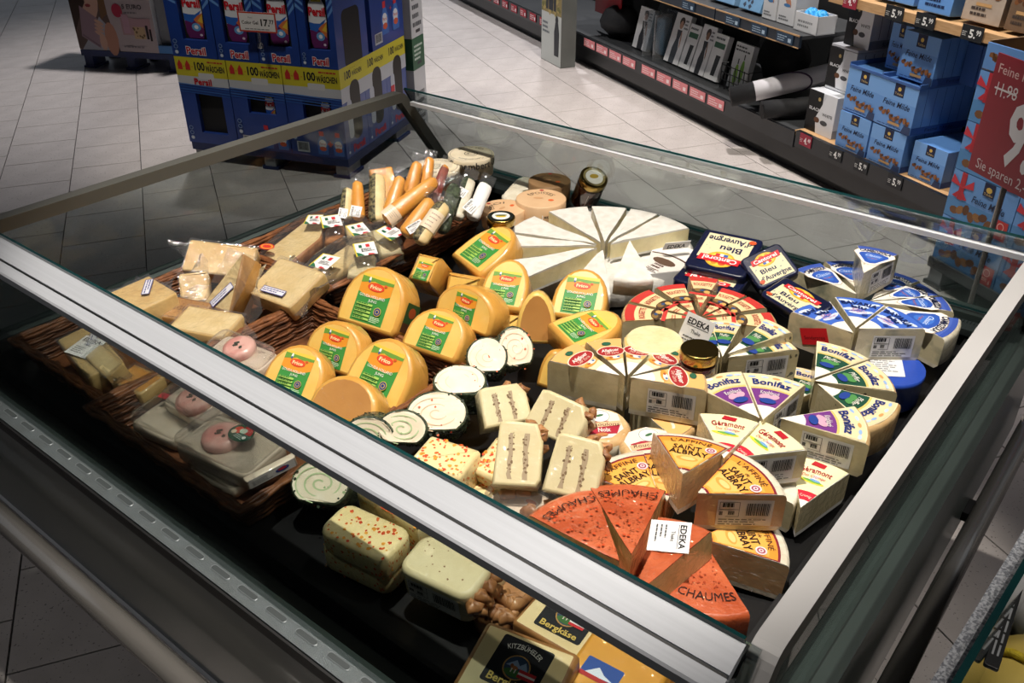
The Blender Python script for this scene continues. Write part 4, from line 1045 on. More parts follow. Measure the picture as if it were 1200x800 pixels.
r, w, h, t = block('mountain cheese with a black cow label, upper of two under the front rail', (0.521, 0.4231, 0.705), (0.5242, 0.3356, 0.705), (0.582, 0.39, 0.708), .045, m_berg, m_bergr, 'rect', .4, .004, group=G)
sub(r, 'printed_label', berg_art(.056, .05, False), T3(.004, h*.22, t) @ RZ(3), 'black label with a cow picture')
r, w, h, t = block('mountain cheese with a black cow label, cut off by the bottom picture edge', (0.4038, 0.4074, 0.725), (0.4276, 0.3067, 0.725), (0.5017, 0.3712, 0.735), .05, m_berg, m_bergr, 'rect', .4, .006, group=G)
sub(r, 'printed_label', berg_art(.056, .056), T3(-.002, h*.25, t) @ RZ(-3), 'black label with a cow picture')
r, w, h, t = block('deep yellow cheese block with a green strip label at the bottom picture edge', (0.4782, 0.3362, 0.715), (0.486, 0.2464, 0.715), (0.5792, 0.2931, 0.72), .05, m_yel, m_yel, 'rect', .4, .005)
A = Art().rect(-.026, 0, .026, .016, '#2f5a30').lines(-.024, .002, .024, .014, 4, '#b8a548', 4, .3); sub(r, 'printed_label', A, T3(w*.1, h*.78, t) @ RZ(-4))
A = Art().rr(0, .012, .04, .024, .002, '#2f4f96').poly([(-.016, .004), (-.004, .016), (.004, .01), (.016, .006)], '#d8e0ea').rect(-.02, 0, .02, .005, '#b03030'); sub(r, 'front_label', A, T3(-.012, h*.26, t))
r, w, h, t = block('deep yellow cheese block behind the labelled one, below the rail corner', (0.5412, 0.2821, 0.69), (0.5513, 0.2314, 0.69), (0.602, 0.2605, 0.692), .04, m_yel, m_yel, 'rect', .4, .005)

# ---- hard cheese chunks in the left basket
def hard(label, BL, BR, T, t, kind='rect', m=None, ms=None, seed=1, flaps=((1, .03),), stk=None, jit=.0015):
    r, w, h, t = block(label, BL, BR, T, t, m or m_parm, ms or m_parm, kind, .4, .004, 'hard_cheese', 'cheese', 'hard cheese chunks', jit)
    wrap(r, w, h, t, .003, seed, flaps=flaps)
    if stk:
        A = Art().rect(-.026, 0, .026, .014, '#4a4f86').rect(-.0245, .0015, .0245, .0125, '#dad8dc').lines(-.023, .003, .023, .0115, 2, '#4a4f86', seed, .5)
        sub(r, 'small_label', A, T3(stk[0]*w, stk[1]*h, t+.004) @ RZ(stk[2]), 'white label with a blue border')
    return r, w, h, t
hard('broad hard cheese chunk with a small blue bordered label on top', (0.6338, 1.4086, 0.725), (0.6282, 1.3098, 0.725), (0.7129, 1.3965, 0.73), .05, stk=(-.1, .62, -38), seed=2, flaps=((1, .05), (2, .04)))
hard('long hard cheese bar at the back of the left basket', (0.7781, 1.4055, 0.715), (0.8522, 1.3039, 0.7), (0.8563, 1.3923, 0.745), .04, m=m_parm, seed=3, flaps=((2, .03),))
hard('small wrapped hard cheese chunk in the middle of the left basket', (0.7147, 1.316, 0.7), (0.7545, 1.2857, 0.7), (0.7696, 1.3253, 0.74), .04, seed=4, flaps=((1, .025),))
r, w, h, t = hard('hard cheese rind with dotted brown print, lying low in the left basket', (0.6626, 1.3283, 0.7), (0.6943, 1.2415, 0.7), (0.7214, 1.322, 0.712), .03, m=m_parmr, ms=m_parmr, seed=5, flaps=((0, .02),))
sub(r, 'dotted_print', Art().text('REGGIANO', -.0, h*.5, .011, '#6a4420', w*.8, res=1).blobs(40, -w*.45, h*.1, w*.45, h*.9, .0012, '#6a4420', 2), T3(0, 0, t))
hard('narrow hard cheese bar against the wicker rim above the front rail', (0.6455, 1.2481, 0.71), (0.6832, 1.148, 0.71), (0.7282, 1.2073, 0.72), .035, m=m_parm2, seed=6, flaps=((3, .03), (0, .02)))
hard('tall hard cheese wedge standing on end with a slanted blue bordered label', (0.7348, 1.281, 0.705), (0.7412, 1.2103, 0.705), (0.8094, 1.2853, 0.78), .05, 'tri', m=m_parm2, ms=m_parmr, seed=7, flaps=((3, .03),), stk=(.1, .22, 62))
hard('flat pale hard cheese slab under crinkled film at the right of the left basket', (0.7993, 1.2451, 0.715), (0.8087, 1.1344, 0.715), (0.8891, 1.2572, 0.745), .035, m=m_parm2, seed=8, flaps=((1, .015), (3, .02)), stk=(.0, .12, 4))
r, w, h, t = hard('hard cheese chunk with a big shop sticker, seen through the front glass', (0.5125, 1.3547, 0.71), (0.4854, 1.213, 0.71), (0.5628, 1.3249, 0.72), .05, seed=9, flaps=((2, .03),), stk=(-.2, .75, -30))
sub(r, 'shop_sticker', edeka_art(.05, .045, 4), T3(.004, h*.1, t+.004) @ RZ(20), 'white shop sticker')
hard('orange tinted hard cheese end beside the shop stickered chunk', (0.5058, 1.2546, 0.72), (0.4996, 1.1829, 0.715), (0.5333, 1.2341, 0.73), .04, m=m_parm2, seed=10, flaps=((3, .02),))
hard('yellowish wrapped cheese at the dim front of the left basket', (0.5112, 1.2018, 0.695), (0.5199, 1.132, 0.695), (0.5588, 1.2069, 0.7), .035, m=m_yel, seed=11, flaps=((0, .03),))

# ---- clear domed packs and long wedges in the far basket
def flag_art(w=.036, h=.042):
    A = Art().rect(-w/2, 0, w/2, h, '#e7e6e4').rect(-w/2, 0, -w*.44, h, '#d9c63c').rect(-w/2, h*.97, w/2, h, '#d9c63c')
    A.rect(-w*.27, h*.60, -w*.12, h*.82, '#1f5a3c').rect(-w*.12, h*.60, w*.06, h*.82, '#eeeeea').rect(w*.06, h*.60, w*.24, h*.82, '#c8323a')
    A.poly([(-w*.44, 0), (-w*.1, 0), (-w*.3, h*.2), (-w*.44, h*.28)], '#2f6a48').poly([(w*.05, 0), (w*.4, 0), (w*.3, h*.07), (w*.1, h*.12)], '#c8323a')
    return A.lines(-w*.2, h*.26, w*.42, h*.52, 3, '#555555', 2, .4)
_fl = flag_art().mesh('flag_label')
def domepack(label, BL, BR, T, t, mc=None, ms=None, lab=(0, .12, 0, 1), tall=.03, dop=False):
    fr, w, h = face3(BL, BR, T); w *= .93
    r = thing('domed_cheese_pack', label, 'cheese', fr @ T3(0, 0, -t), 'clear domed packs with a striped flag label')
    MB().slab(rrect(w*1.1, h*1.06, .012, 3, None, -h*.03), .004, m_shell, m_shell, .001).obj('pack_tray', r)
    MB().slab([(-w*.36, h*.06), (w*.36, h*.02), (w*.38, h*.55), (w*.1, h*.93), (-w*.34, h*.9)], t*.7, mc or m_parm2, ms or mc or m_parm2, .004).obj('cheese_body', r, T3(0, 0, .005))
    b = MB(); n = 24; lv = [(0, 1.0), (.35, .98), (.7, .9), (.92, .72), (1.0, .45)]; vs = []
    for z, k in lv:
        for i in range(n):
            a = 2*math.pi*i/n; c, s = math.cos(a), math.sin(a); e = .55
            vs.append((w*.52*k*math.copysign(abs(c)**e, c), h/2 + h*.52*k*math.copysign(abs(s)**e, s), .004 + (t+tall)*.8*z))
    b.add(vs, [(q*n+i, q*n+(i+1) % n, (q+1)*n+(i+1) % n, (q+1)*n+i) for q in range(4) for i in range(n)] + [tuple(4*n+i for i in range(n))], m_shell, True)
    b.obj('clear_dome', r)
    if lab: link('flag_label', _fl, r, T3(lab[0]*w, lab[1]*h, .004+(t+tall)*.8+.001) @ RZ(lab[2]) @ Matrix.Diagonal((lab[3], lab[3], 1, 1)))
    if dop: sub(r, 'round_sticker', Art().ell(0, 0, .016, .011, '#c8342c', 20).ell(0, 0, .013, .0085, '#dba23c', 18).ell(0, 0, .010, .006, '#c8342c', 16), T3(-w*.2, h*.12, .004+(t+tall)*.8+.0012), 'red and yellow round sticker')
    return r
domepack('longest clear pack with a brown basket-patterned cheese and a red round sticker', (0.9053, 1.3866, 0.7), (0.9337, 1.2798, 0.7), (1.1194, 1.3944, 0.72), .035, m_parm2, m_prov, (.1, .62, 20, .9), .02, True)
domepack('clear dome with a pale cheese slice, nearest to the corner of the two baskets', (0.9097, 1.2439, 0.71), (0.9172, 1.1637, 0.71), (1.0516, 1.2841, 0.725), .03, m_parm2, None, (.24, .02, 8, 1.1), .03)
domepack('clear dome in front of the long wicker rim, right of the pale slice', (0.9464, 1.1646, 0.71), (0.9973, 1.1112, 0.71), (1.0625, 1.2258, 0.725), .03, m_cream, None, (.2, .25, 12, 1.1), .03)
domepack('clear dome at the back between the pepper wedges and the pale slice', (1.0273, 1.3146, 0.705), (1.0681, 1.2757, 0.705), (1.1358, 1.3736, 0.72), .03, m_prov, None, (0, .2, 10, 1.1), .025)
domepack('clear dome in the middle of the far basket', (1.0196, 1.2267, 0.71), (1.0732, 1.1893, 0.71), (1.1333, 1.3012, 0.725), .03, m_parm2, None, (.05, .2, 14, 1.0), .03)
domepack('clear dome below the orange sticks, against the long wicker rim', (1.0481, 1.1727, 0.71), (1.1078, 1.1456, 0.71), (1.1437, 1.2354, 0.73), .03, m_cream, None, (.25, .15, 24, 1.05), .03)
CAMP = Vector((0, 0, 1.46))
def stick(label, A, B, w, m, crust=None, paper=None, shop=None, group='long cheese sticks in the far basket', tap=.72, flat=.75, tip=None):
    """tapered stick from A to B, w wide; crust covers its left side"""
    a, b_ = Vector(A), Vector(B); y = (b_-a); L = y.length + w*.4; y.normalize()
    z = CAMP - a; z = (z - y*z.dot(y)).normalized(); x = y.cross(z)
    r = thing('cheese_stick', label, 'cheese', basis(a, x, y, z), group)
    b = MB(); n = 14; prof = [(.0, .55), (.03, .85), (.1, 1), (.5, .95), (.8, tap+.08), (.92, tap), (.98, tap*.66), (1, tap*.3)]
    vs = [(w/2*k*math.cos(2*math.pi*j/n), L*t, w/2*flat*k*math.sin(2*math.pi*j/n) + .0012*math.sin(9*t+j)) for t, k in prof for j in range(n)]
    for i in range(len(prof)-1):
        for j in range(n):
            c = math.cos(2*math.pi*(j+.5)/n); mm = crust if crust and c < -.1 else (tip if tip and i > 4 else m)
            b.sm.append(True); b.m.append(b.mi(mm)); b.f.append([i*n+j, (i+1)*n+j, (i+1)*n+(j+1) % n, i*n+(j+1) % n])
    b.v = vs; q = (len(prof)-1)*n
    b.f += [list(range(n)), [q+j for j in range(n)][::-1]]; b.m += [0, 0]; b.sm += [False, False]
    b.obj('cheese_body', r)
    if paper:
        y0, y1, c = paper; k = 9
        A2 = Art(); pv = [(-w*.5 + w*i/k, L*yy) for yy in (y0, y1) for i in range(k+1)]
        A2.raw(pv, [(i, i+1, k+2+i, k+1+i) for i in range(k)], c).lines(-w*.3, L*(y0+.04), w*.3, L*(y1-.04), 4, '#a89484', 3, .3)
        sub(r, 'paper_label', A2, None, None, lambda X, Y, Z: (X*1.02, Y, (w/2*flat)*math.sqrt(max(0, 1-(2*X/w)**2*.98)) + .0012 + Z))
    if shop:
        f, ww, hh, rt, dx = shop
        sub(r, 'shop_sticker', edeka_art(ww, hh, 2), T3(dx*w, L*f, w/2*flat+.001) @ RZ(rt), 'white shop sticker')
    wr = MB(); rnd = random.Random(len(label)); pv = []
    for i in range(5):
        for j in range(4): pv.append((w*(-.5 + i/4), L*(.97 + .09*j), rnd.uniform(-.004, .006)))
    wr.add(pv, [(i*4+j, (i+1)*4+j, (i+1)*4+j+1, i*4+j+1) for i in range(4) for j in range(3)], m_bag, True).obj('film_flap', r)
    return r
S = 'wedges with a dark pepper crust'
stick('pepper crusted wedge leftmost in the far basket with a shop sticker', (1.1107, 1.3277, 0.72), (1.1472, 1.357, 0.76), .028, m_parm2, m_pcrust, None, (.12, .022, .018, 84, .1), S)
stick('tan wedge with a shop sticker beside the leftmost pepper crusted one', (1.1221, 1.3017, 0.725), (1.1692, 1.3488, 0.77), .029, m_orange, None, None, (.1, .026, .022, 78, .2), S)
stick('pepper crusted wedge with a thick dark edge, left of the beige label', (1.1289, 1.2541, 0.73), (1.1912, 1.3123, 0.785), .036, m_parm2, m_pcrust, None, None, S, .85)
r, w, h, t = block('orange cheese stick with a big beige paper label', (1.1552, 1.2709, 0.735), (1.1976, 1.2454, 0.735), (1.2542, 1.3102, 0.8), .02, m_orange, m_orange, 'rect', .7, .004, 'cheese_stick', 'cheese', 'long cheese sticks in the far basket', .0008)
sub(r, 'paper_label', Art().rect(-w*.5, h*.32, w*.42, h*.72, '#cdbba6').lines(-w*.42, h*.36, w*.34, h*.68, 6, '#9c8c7c', 3, .3).rect(-w*.3, h*.05, w*.5, h*.3, '#dcdad8'), T3(0, 0, t))
stick('slim orange cheese stick right of the beige label', (1.1498, 1.2401, 0.745), (1.2034, 1.2606, 0.79), .030, m_orange)
stick('orange cheese stick standing in the back row, left of two', (1.2216, 1.258, 0.75), (1.2653, 1.2719, 0.8), .030, m_orange)
stick('orange cheese stick standing in the back row, right of two', (1.2672, 1.2552, 0.755), (1.3037, 1.2719, 0.8), .027, m_orange)
stick('longest orange cheese stick lying diagonally with a pale label at its foot', (1.1061, 1.2041, 0.755), (1.2142, 1.1831, 0.8), .037, m_orange, None, (.0, .2, '#dfc9ac'))
stick('dark red sausage-like stick in the back row of the far basket', (1.217, 1.1865, 0.755), (1.2939, 1.2196, 0.8), .024, mat('red_stick', '#7c2f20', '#8f4128', 60, .35, .5, 90, coat=.8, crinkle=.5), tip=m_orange)
stick('shiny orange cheese stick in front with a white sticker on its side', (1.0941, 1.1404, 0.745), (1.1602, 1.1424, 0.785), .034, m_orange, None, None, (.2, .034, .016, 68, .36))
stick('olive rimmed cheese stick with a plain paper label at the front', (1.0872, 1.1003, 0.745), (1.161, 1.1078, 0.785), .034, m_parm2, m_pcrust, (.28, .72, '#dccab0'), None, 'long cheese sticks in the far basket', .9)
S = 'herb goat cheese rolls with shop stickers'
stick('herb goat roll with a shop sticker, leftmost of three', (1.1476, 1.0978, 0.745), (1.2315, 1.138, 0.795), .030, m_herbs, None, None, (.2, .03, .024, 70, .1), S, .9)
stick('herb goat roll in the middle of three, sprig on top', (1.2055, 1.1101, 0.75), (1.2861, 1.1482, 0.79), .030, m_rindw, m_herbs, None, (.5, .024, .02, 75, .1), S, .9, tip=m_herbs)
stick('herb goat roll in white paper, rightmost of three', (1.224, 1.0866, 0.75), (1.2948, 1.113, 0.785), .030, m_white, None, None, (.15, .032, .022, 72, 0), S, .9, tip=m_herbs)

# ---- round boxes and jars at the back
def woodbox(label, c, r, h, top, side, group='round wooden soft cheese boxes'):
    t = thing('round_cheese_box', label, 'cheese box', T3(*c) @ T3(0, 0, -h), group)
    MB().lathe([(r*.95, 0), (r*.96, h*.5), (r, h*.5), (r, h*.985), (r*.985, h)], 36, m_wood).obj('box', t)
    A = Art().ring(0, 0, r*.9, r*.915, '#4a4238', 30).arc(top[0], r*.72, r*.16, '#33302a', r*1.2).arc(top[1], r*.74, r*.13, '#33302a', r*1.2, a0=180, flip=True).ring(0, 0, r*.27, r*.30, '#4a4238', 20).text('CS', 0, 0, r*.26, '#33302a', r*.4, shear=.2)
    sub(t, 'lid_print', A, T3(0, 0, h) @ RZ(130))
    vs = glyphs(side, .02); x0, x1 = vs[2], vs[3]
    A = Art().text(side, 0, 0, h*.34, '#33302a', bold=.015)
    a0 = math.radians(-112)
    sub(t, 'side_print', A, None, None, lambda x, y, z: ((r+z+.0003)*math.cos(a0 + x/r), (r+z+.0003)*math.sin(a0 + x/r), h*.74 + y))
woodbox('round wooden camembert box standing highest in the far corner', (1.4713, 1.3032, 0.765), .052, .044, ('Camembert', 'Grand'), 'Camembert Grand')
woodbox('round wooden box half behind the orange sticks', (1.3822, 1.3282, 0.755), .052, .04, ('coeur', 'Camembert'), 'au coeur')
G = 'oval tan soft cheese boxes'
def ovalbox(label, c, r, h, word, m=None, shop=False, rot=0):
    t = thing('oval_cheese_box', label, 'cheese box', T3(*c) @ RZ(rot) @ T3(0, 0, -h), G)
    MB().lathe([(r*.95, 0), (r, .003), (r, h*.96), (r*.97, h)], 36, m or m_tan).obj('box', t)
    A = Art().arc(word, r*.55, r*.22, '#3c2c22', r*1.15).ell(0, r*.82, r*.09, r*.09, '#a8342c', 10).ell(r*.4, -r*.2, r*.12, r*.1, '#d8622c', 12).ell(-r*.1, .0, r*.2, r*.1, '#c89a70', 12)
    sub(t, 'lid_print', A, T3(0, 0, h) @ RZ(-55))
    if shop:
        a0 = math.radians(-118)
        sub(t, 'shop_sticker', edeka_art(.04, .024, 1), None, 'white shop sticker', lambda x, y, z: ((r+z+.0004)*math.cos(a0 + x/r), (r+z+.0004)*math.sin(a0 + x/r), h*.1 + y))
ovalbox('tan round box with a shop sticker, in front of the dark jar', (1.4002, 1.0513, 0.745), .052, .045, '\u00c9POISSES', None, True)
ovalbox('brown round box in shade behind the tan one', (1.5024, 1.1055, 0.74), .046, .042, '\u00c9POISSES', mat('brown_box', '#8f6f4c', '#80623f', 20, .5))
ovalbox('tan round box with a cut-open lid left of the shop stickered one', (1.3324, 1.0959, 0.735), .045, .04, '\u00c9POI', None, False, 60)
r, w, h, t = block('small grey mould-ripened cheese in crinkled film between the wooden and tan boxes', (1.4293, 1.1923, 0.7), (1.4441, 1.1116, 0.7), (1.5265, 1.2097, 0.72), .045, m_rindw, m_rindw, 'round', .4, .006, 'cheese_pack', 'cheese', jit=.002)
sub(r, 'round_label', Art().ell(0, h*.5, .014, .009, '#8c7c64', 14).ell(0, h*.5, .010, .006, '#4a4a32', 12), T3(0, 0, t))
def jar(label, mx, r, h, lidart, body=None, bodyart=None, group=None):
    t = thing('jar', label, 'jar', mx, group)
    MB().lathe([(r*.85, 0), (r*.95, h*.04), (r*.95, h*.72), (r*.85, h*.8)], 28, body or m_jar).obj('glass_body', t)
    MB().lathe([(r*.93, h*.79), (r*.97, h*.81), (r*.97, h*.97), (r*.92, h)], 28, m_gold).obj('lid', t)
    if lidart: sub(t, 'lid_print', lidart, T3(0, 0, h) @ RZ(-50))
    if bodyart: sub(t, 'jar_label', bodyart[0], None, None, lambda x, y, z: ((r*.96+z)*math.cos(bodyart[1] + x/r), (r*.96+z)*math.sin(bodyart[1] + x/r), h*.1 + y))
    return t
A = Art().ell(0, 0, .024, .024, '#151a16', 24).ell(0, 0, .017, .017, '#e5e2da', 22).ell(0, -.002, .010, .005, '#c9a834', 12).ell(0, .003, .012, .003, '#2f4a2c', 12)
jar('small jar with a dark lid and white emblem, beside the tilted gouda', T3(*(1.224, 1.0132, 0.775)) @ T3(0, 0, -.075), .028, .075, A)
A = Art().ell(0, 0, .024, .024, '#8a7c50', 24).ell(0, 0, .019, .019, '#e5e2da', 22).ell(0, .002, .010, .006, '#b89a3a', 12)
LB = (Art().rect(-.022, .012, .022, .044, '#dddbd6').bars(-.018, .018, .018, .038), math.radians(-125))
jar('dark glass jar tilted toward the camera behind the white wheel', T3(*(1.5303, 1.0331, 0.7)) @ RZ(20) @ RX(22) @ RY(-22), .031, .082, A, mat('black_glass', '#0b0b0c', '#111', 20, .15, coat=1) if False else None, LB)
A = (Art().rect(-.034, 0, .034, .04, '#151314').rect(-.034, .038, .034, .041, '#c98a3a').rect(-.034, 0, .034, .003, '#c98a3a').text('Royal Tyrol', 0, .032, .005, '#d9b45c', .04).text('Balling Toskana', 0, .024, .006, '#d9963c', .05, bold=.02)
     .poly([(-.02, .004), (-.008, .004), (-.006, .017), (-.018, .016)], '#c03028').poly([(-.002, .004), (.010, .004), (.010, .016), (0, .016)], '#e6dccb').ell(.02, .009, .007, .005, '#d9952f', 10), math.radians(-112))
jar('relish jar with a black and orange label between the red oval and purple wedges', T3(*(0.9955, 0.4689, 0.8)) @ T3(0, 0, -.08), .0275, .08, None, None, A)
# ---- round cheeses
G = 'small round cheeses with a white and red paper'
for lab, c, rt in (('small round cheese with white and red paper, left of two, beside the walnut cheese', (0.8378, 0.5251, 0.735), 0), ('small round cheese with white and red paper, right of two, behind orange labels', (0.8443, 0.4482, 0.735), 8)):
    t = thing('round_cheese', lab, 'cheese', T3(*c) @ T3(0, 0, -.042), G)
    MB().lathe([(.036, 0), (.042, .006), (.042, .034), (.036, .042)], 30, [m_rindw, m_rindw, m_rindt]).obj('cheese_body', t)
    R = .042
    A = Art().poly([(-.030, -.018), (-.012, -.033), (.012, -.030), (.030, -.012), (.027, .022), (.004, .036), (-.022, .03), (-.034, .012)], '#e2d6cc').poly([(-.028, .004), (-.02, -.022), (.02, -.022), (.028, .0), (.012, .006), (-.012, .008)], '#a8283a')
    A.ell(.002, .018, .015, .013, '#e6e4de', 18).ring(.002, .018, .013, .0138, '#7c8c74', 20).ell(.002, .019, .006, .0025, '#3f6a48', 10, 20).poly([(-.030, -.010), (.028, -.004), (.029, .006), (-.030, .001)], '#d8b48c')
    A.text('Roucoulons', 0, -.0015, .0072, '#3a1c18', .052, shear=.2).text('Noix', .004, -.0135, .0085, '#e8d0c8', .017, bold=.03).ell(.0, -.024, .008, .004, '#b87848', 10)
    sub(t, 'paper_label', A, T3(0, 0, .0422) @ RZ(-48 + rt))
t = thing('round_cheese', 'plain cream coloured round cheese above the red oval wedges', 'cheese', T3(*(1.0155, 0.5512, 0.775)) @ T3(0, 0, -.06))
MB().lathe([(.040, 0), (.045, .006), (.045, .052), (.039, .06)], 32, m_briep).obj('cheese_body', t)
t = thing('shop_sticker', 'curled white shop sticker standing up beside the cream round cheese', 'sticker', face3((1.0517, 0.5261, 0.745), (1.0571, 0.5076, 0.745), (1.0637, 0.5249, 0.79))[0])
a = edeka_art(.044, .06, 4)
sub(t, 'sticker_print', a, RZ(-14) @ T3(0, 0, .0006))
MB().add([(-.022+.044*i/6, .06*j, .004*math.sin(i)*0) for j in (0, 1) for i in range(7)], [(i, i+1, i+8, i+7) for i in range(6)], m_white).box((-.022, 0, -.0012), (.022, .06, 0), m_white).obj('sticker_paper', t, RZ(-14))
r, w, h, t = block('white half of a shop sticker on the white wheel edge', (1.3826, 0.7513, 0.722), (1.4223, 0.7191, 0.722), (1.3886, 0.7293, 0.742), .0012, m_white, m_white, 'rect', .4, .0003, 'shop_sticker', 'sticker', body='sticker_paper')
sub(r, 'sticker_print', Art().text('EDEKA', 0, h*.4, h*.5, '#161616', w*.7, bold=.03), T3(0, 0, t))

# ---- navy blue-cheese trays
def tray(label, BL, BR, T, t=.022):
    fr, w, h = face3(BL, BR, T)
    r = thing('blue_cheese_tray', label, 'cheese tray', fr @ T3(0, 0, -t), 'navy blue cheese trays')
    MB().slab(rrect(w, h, .010, 4), t, m_navy, m_navy, .004).obj('tray', r)
    A = Art().poly([(-w*.39, h*.09), (w*.39, h*.09), (w*.39, h*.70), (-w*.39, h*.70)], '#ded3ab')
    A.blobs(14, -w*.38, h*.1, w*.38, h*.68, .002, '#8d9a94', len(label)).text('Bleu', -w*.08, h*.42, h*.13, '#1a2044', w*.36, bold=.02).text("d'Auvergne", .0, h*.22, h*.13, '#1a2044', w*.72, bold=.02)
    A.ell(0, h*.70, w*.24, h*.19, '#d8a92c', 24).ell(0, h*.70, w*.21, h*.16, '#e6c84e', 22)
    A.ell(-w*.06, h*.80, w*.06, h*.04, '#d45a2c', 8).ell(w*.07, h*.79, w*.05, h*.05, '#d88a2c', 8).rect(-w*.10, h*.57, -w*.03, h*.63, '#3d64b0').rect(-w*.03, h*.57, w*.03, h*.63, '#e8e6e0').rect(w*.03, h*.57, w*.10, h*.63, '#c8323a')
    A.poly([(-w*.34, h*.64), (w*.34, h*.64), (w*.36, h*.79), (-w*.32, h*.79)], '#c8262e').text('Cantorel', .0, h*.715, h*.10, '#eee6e2', w*.56, bold=.02)
    A.ell(-w*.36, h*.16, w*.06, h*.05, '#c8522c', 14)
    sub(r, 'film_label', A, T3(0, 0, t))
    return r
tray('navy tray with its print upside down, standing farthest back', (1.4437, 0.5802, 0.77), (1.4249, 0.6883, 0.77), (1.3201, 0.6137, 0.745))
tray('navy tray slipped halfway under the farthest one', (1.3773, 0.5627, 0.735), (1.3711, 0.6812, 0.735), (1.2912, 0.609, 0.725))
tray('navy tray turned sideways to the right of the farthest one', (1.3247, 0.5262, 0.735), (1.3852, 0.4836, 0.76), (1.3726, 0.5736, 0.77))
tray('navy tray nearest to the camera, red banner upright', (1.2836, 0.5121, 0.752), (1.2395, 0.4091, 0.752), (1.3164, 0.4495, 0.77))

# ---- ham and cheese packs in the front basket
def hampack(label, BL, BR, T, t=.02, ham=None, sticker=None, red=False):
    fr, w, h = face3(BL, BR, T)
    r = thing('ham_pack', label, 'ham pack', fr @ T3(0, 0, -t), 'clear ham packs in the front basket')
    MB().slab(rrect(w, h, .012, 3), t, m_hamw, m_hamw, .004).obj('pack_tray', r)
    if ham:
        x, y, rr = ham
        MB().lathe([(rr, 0), (rr*1.03, .006), (rr*.95, .012), (rr*.7, .014)], 24, m_ham, T3(x*w, y*h, t)).obj('ham_slice', r)
        sub(r, 'herb_sprig', Art().blobs(9, -.008, -.005, .008, .005, .004, '#2c3420', 4), T3(x*w, y*h, t+.0142))
    MB().slab(rrect(w*1.02, h*1.02, .014, 3, None, -h*.01), .018, m_shell, m_shell, .008).obj('clear_lid', r, T3(0, 0, t))
    if sticker:
        x, y, rt = sticker
        A = Art().ell(0, 0, .020, .017, '#1f4a38', 24).sector(0, .016, -20, '#a82a2c', 8, 80).ell(-.008, .002, .007, .007, '#c8402c', 12).ell(-.011, -.004, .004, .004, '#d8cbb0', 10).ell(0, .004, .006, .005, '#a9c9b8', 12).lines(-.004, -.011, .012, -.003, 3, '#cfd8d0', 2, .4).ell(.012, -.005, .003, .003, '#e8e6e0', 8)
        sub(r, 'round_sticker', A, T3(x*w, y*h, t+.0185) @ RZ(rt), 'round green and red sticker')
    if red: sub(r, 'red_strip', Art().rect(-w*.4, h*.75, w*.4, h*.92, '#c2303c'), T3(0, 0, t+.0182), 'red strip label')
    return r
hampack('ham pack with a pink slice, above the front rail beside the gouda', (0.6464, 1.1492, 0.7), (0.6598, 1.0328, 0.7), (0.7024, 1.0941, 0.71), .02, (-.05, .55, .026))
hampack('ham pack with a herb topped pink slice and a picture sticker, under the rail', (0.5287, 1.0923, 0.695), (0.5318, 0.9873, 0.695), (0.5837, 1.0498, 0.705), .02, (.0, .45, .027), (-.05, .85, 10))
hampack('ham pack with a round green and red sticker, in the middle behind the glass', (0.4783, 0.9855, 0.695), (0.4982, 0.8499, 0.695), (0.5711, 0.9143, 0.7), .025, (-.1, .5, .028), (.12, .62, -10))
hampack('dim ham pack with a red strip at the left end of the front basket', (0.4827, 1.1123, 0.672), (0.4979, 1.0148, 0.672), (0.5594, 1.0711, 0.675), .018, None, None, True)
hampack('ham pack lying at the bottom by the front wicker rim', (0.4782, 0.9621, 0.668), (0.485, 0.8682, 0.668), (0.5227, 0.9381, 0.67), .015, None, None)
r, w, h, t = block('white labelled pack with a blue and red emblem beside the green roll', (0.4947, 0.8418, 0.68), (0.5622, 0.8218, 0.69), (0.5203, 0.8347, 0.7), .012, m_hamw, m_hamw, 'rect', .4, .003, 'ham_pack', 'ham pack')
sub(r, 'printed_label', Art().rect(-w*.46, h*.08, w*.46, h*.92, '#e4e0de').ell(w*.2, h*.5, w*.14, h*.22, '#3d4f9a', 14).ell(w*.2, h*.55, w*.09, h*.12, '#c8323a', 12).lines(-w*.4, h*.2, .0, h*.7, 4, '#666666', 2), T3(0, 0, t))
r, w, h, t = block('clear blue-striped wrapper pack wedged between the rolls and walnut cheeses', (0.7924, 0.7211, 0.685), (0.8149, 0.6996, 0.685), (0.8115, 0.6956, 0.735), .03, mat('blue_wrap', '#2c4a86', '#b9c2cc', 60, .25, .4, 40, coat=.9, crinkle=.9, lo=.45, hi=.55), mat('blue_wrap', '#2c4a86'), 'round', .4, .006, 'cheese_pack', 'cheese')

# ---------------------------------------------------------------- background: detergent stand
PZ = basis(Vector((2.5093, 2.9399, 0)), Vector((0.3508, -0.9365, 0)), Vector((0.9365, 0.3508, 0)), Vector((0, 0, 1)))
SH = basis(Vector((3.6564, 1.2346, 0)), Vector((-0.4665, -0.8845, 0)), Vector((0.8845, -0.4665, 0)), Vector((0, 0, 1)))
FRONT = Matrix(((1, 0, 0, 0), (0, 0, -1, 0), (0, 1, 0, 0), (0, 0, 0, 1)))      # art plane: x right, y up, facing -y
SIDE = Matrix(((0, 0, 1, 0), (1, 0, 0, 0), (0, 1, 0, 0), (0, 0, 0, 1)))        # facing +x
m_pblue = mat('carton_blue', '#16367e', '#1b4090', 5, .42, coat=.3)
m_pyel = mat('carton_yellow', '#c9bf2e', '#c0b628', 6, .45, coat=.2)
m_pwhite = mat('carton_white', '#c4c6c8', '#babcc0', 6, .5)
m_hole2 = mat('carton_inside', '#08090c', '#0d0e12', 9, .7)
m_palb = mat('pallet_blue', '#16285c', '#13234f', 8, .5)
m_palg = mat('pallet_leg_grey', '#8a8c90', '#7e8084', 12, .5)
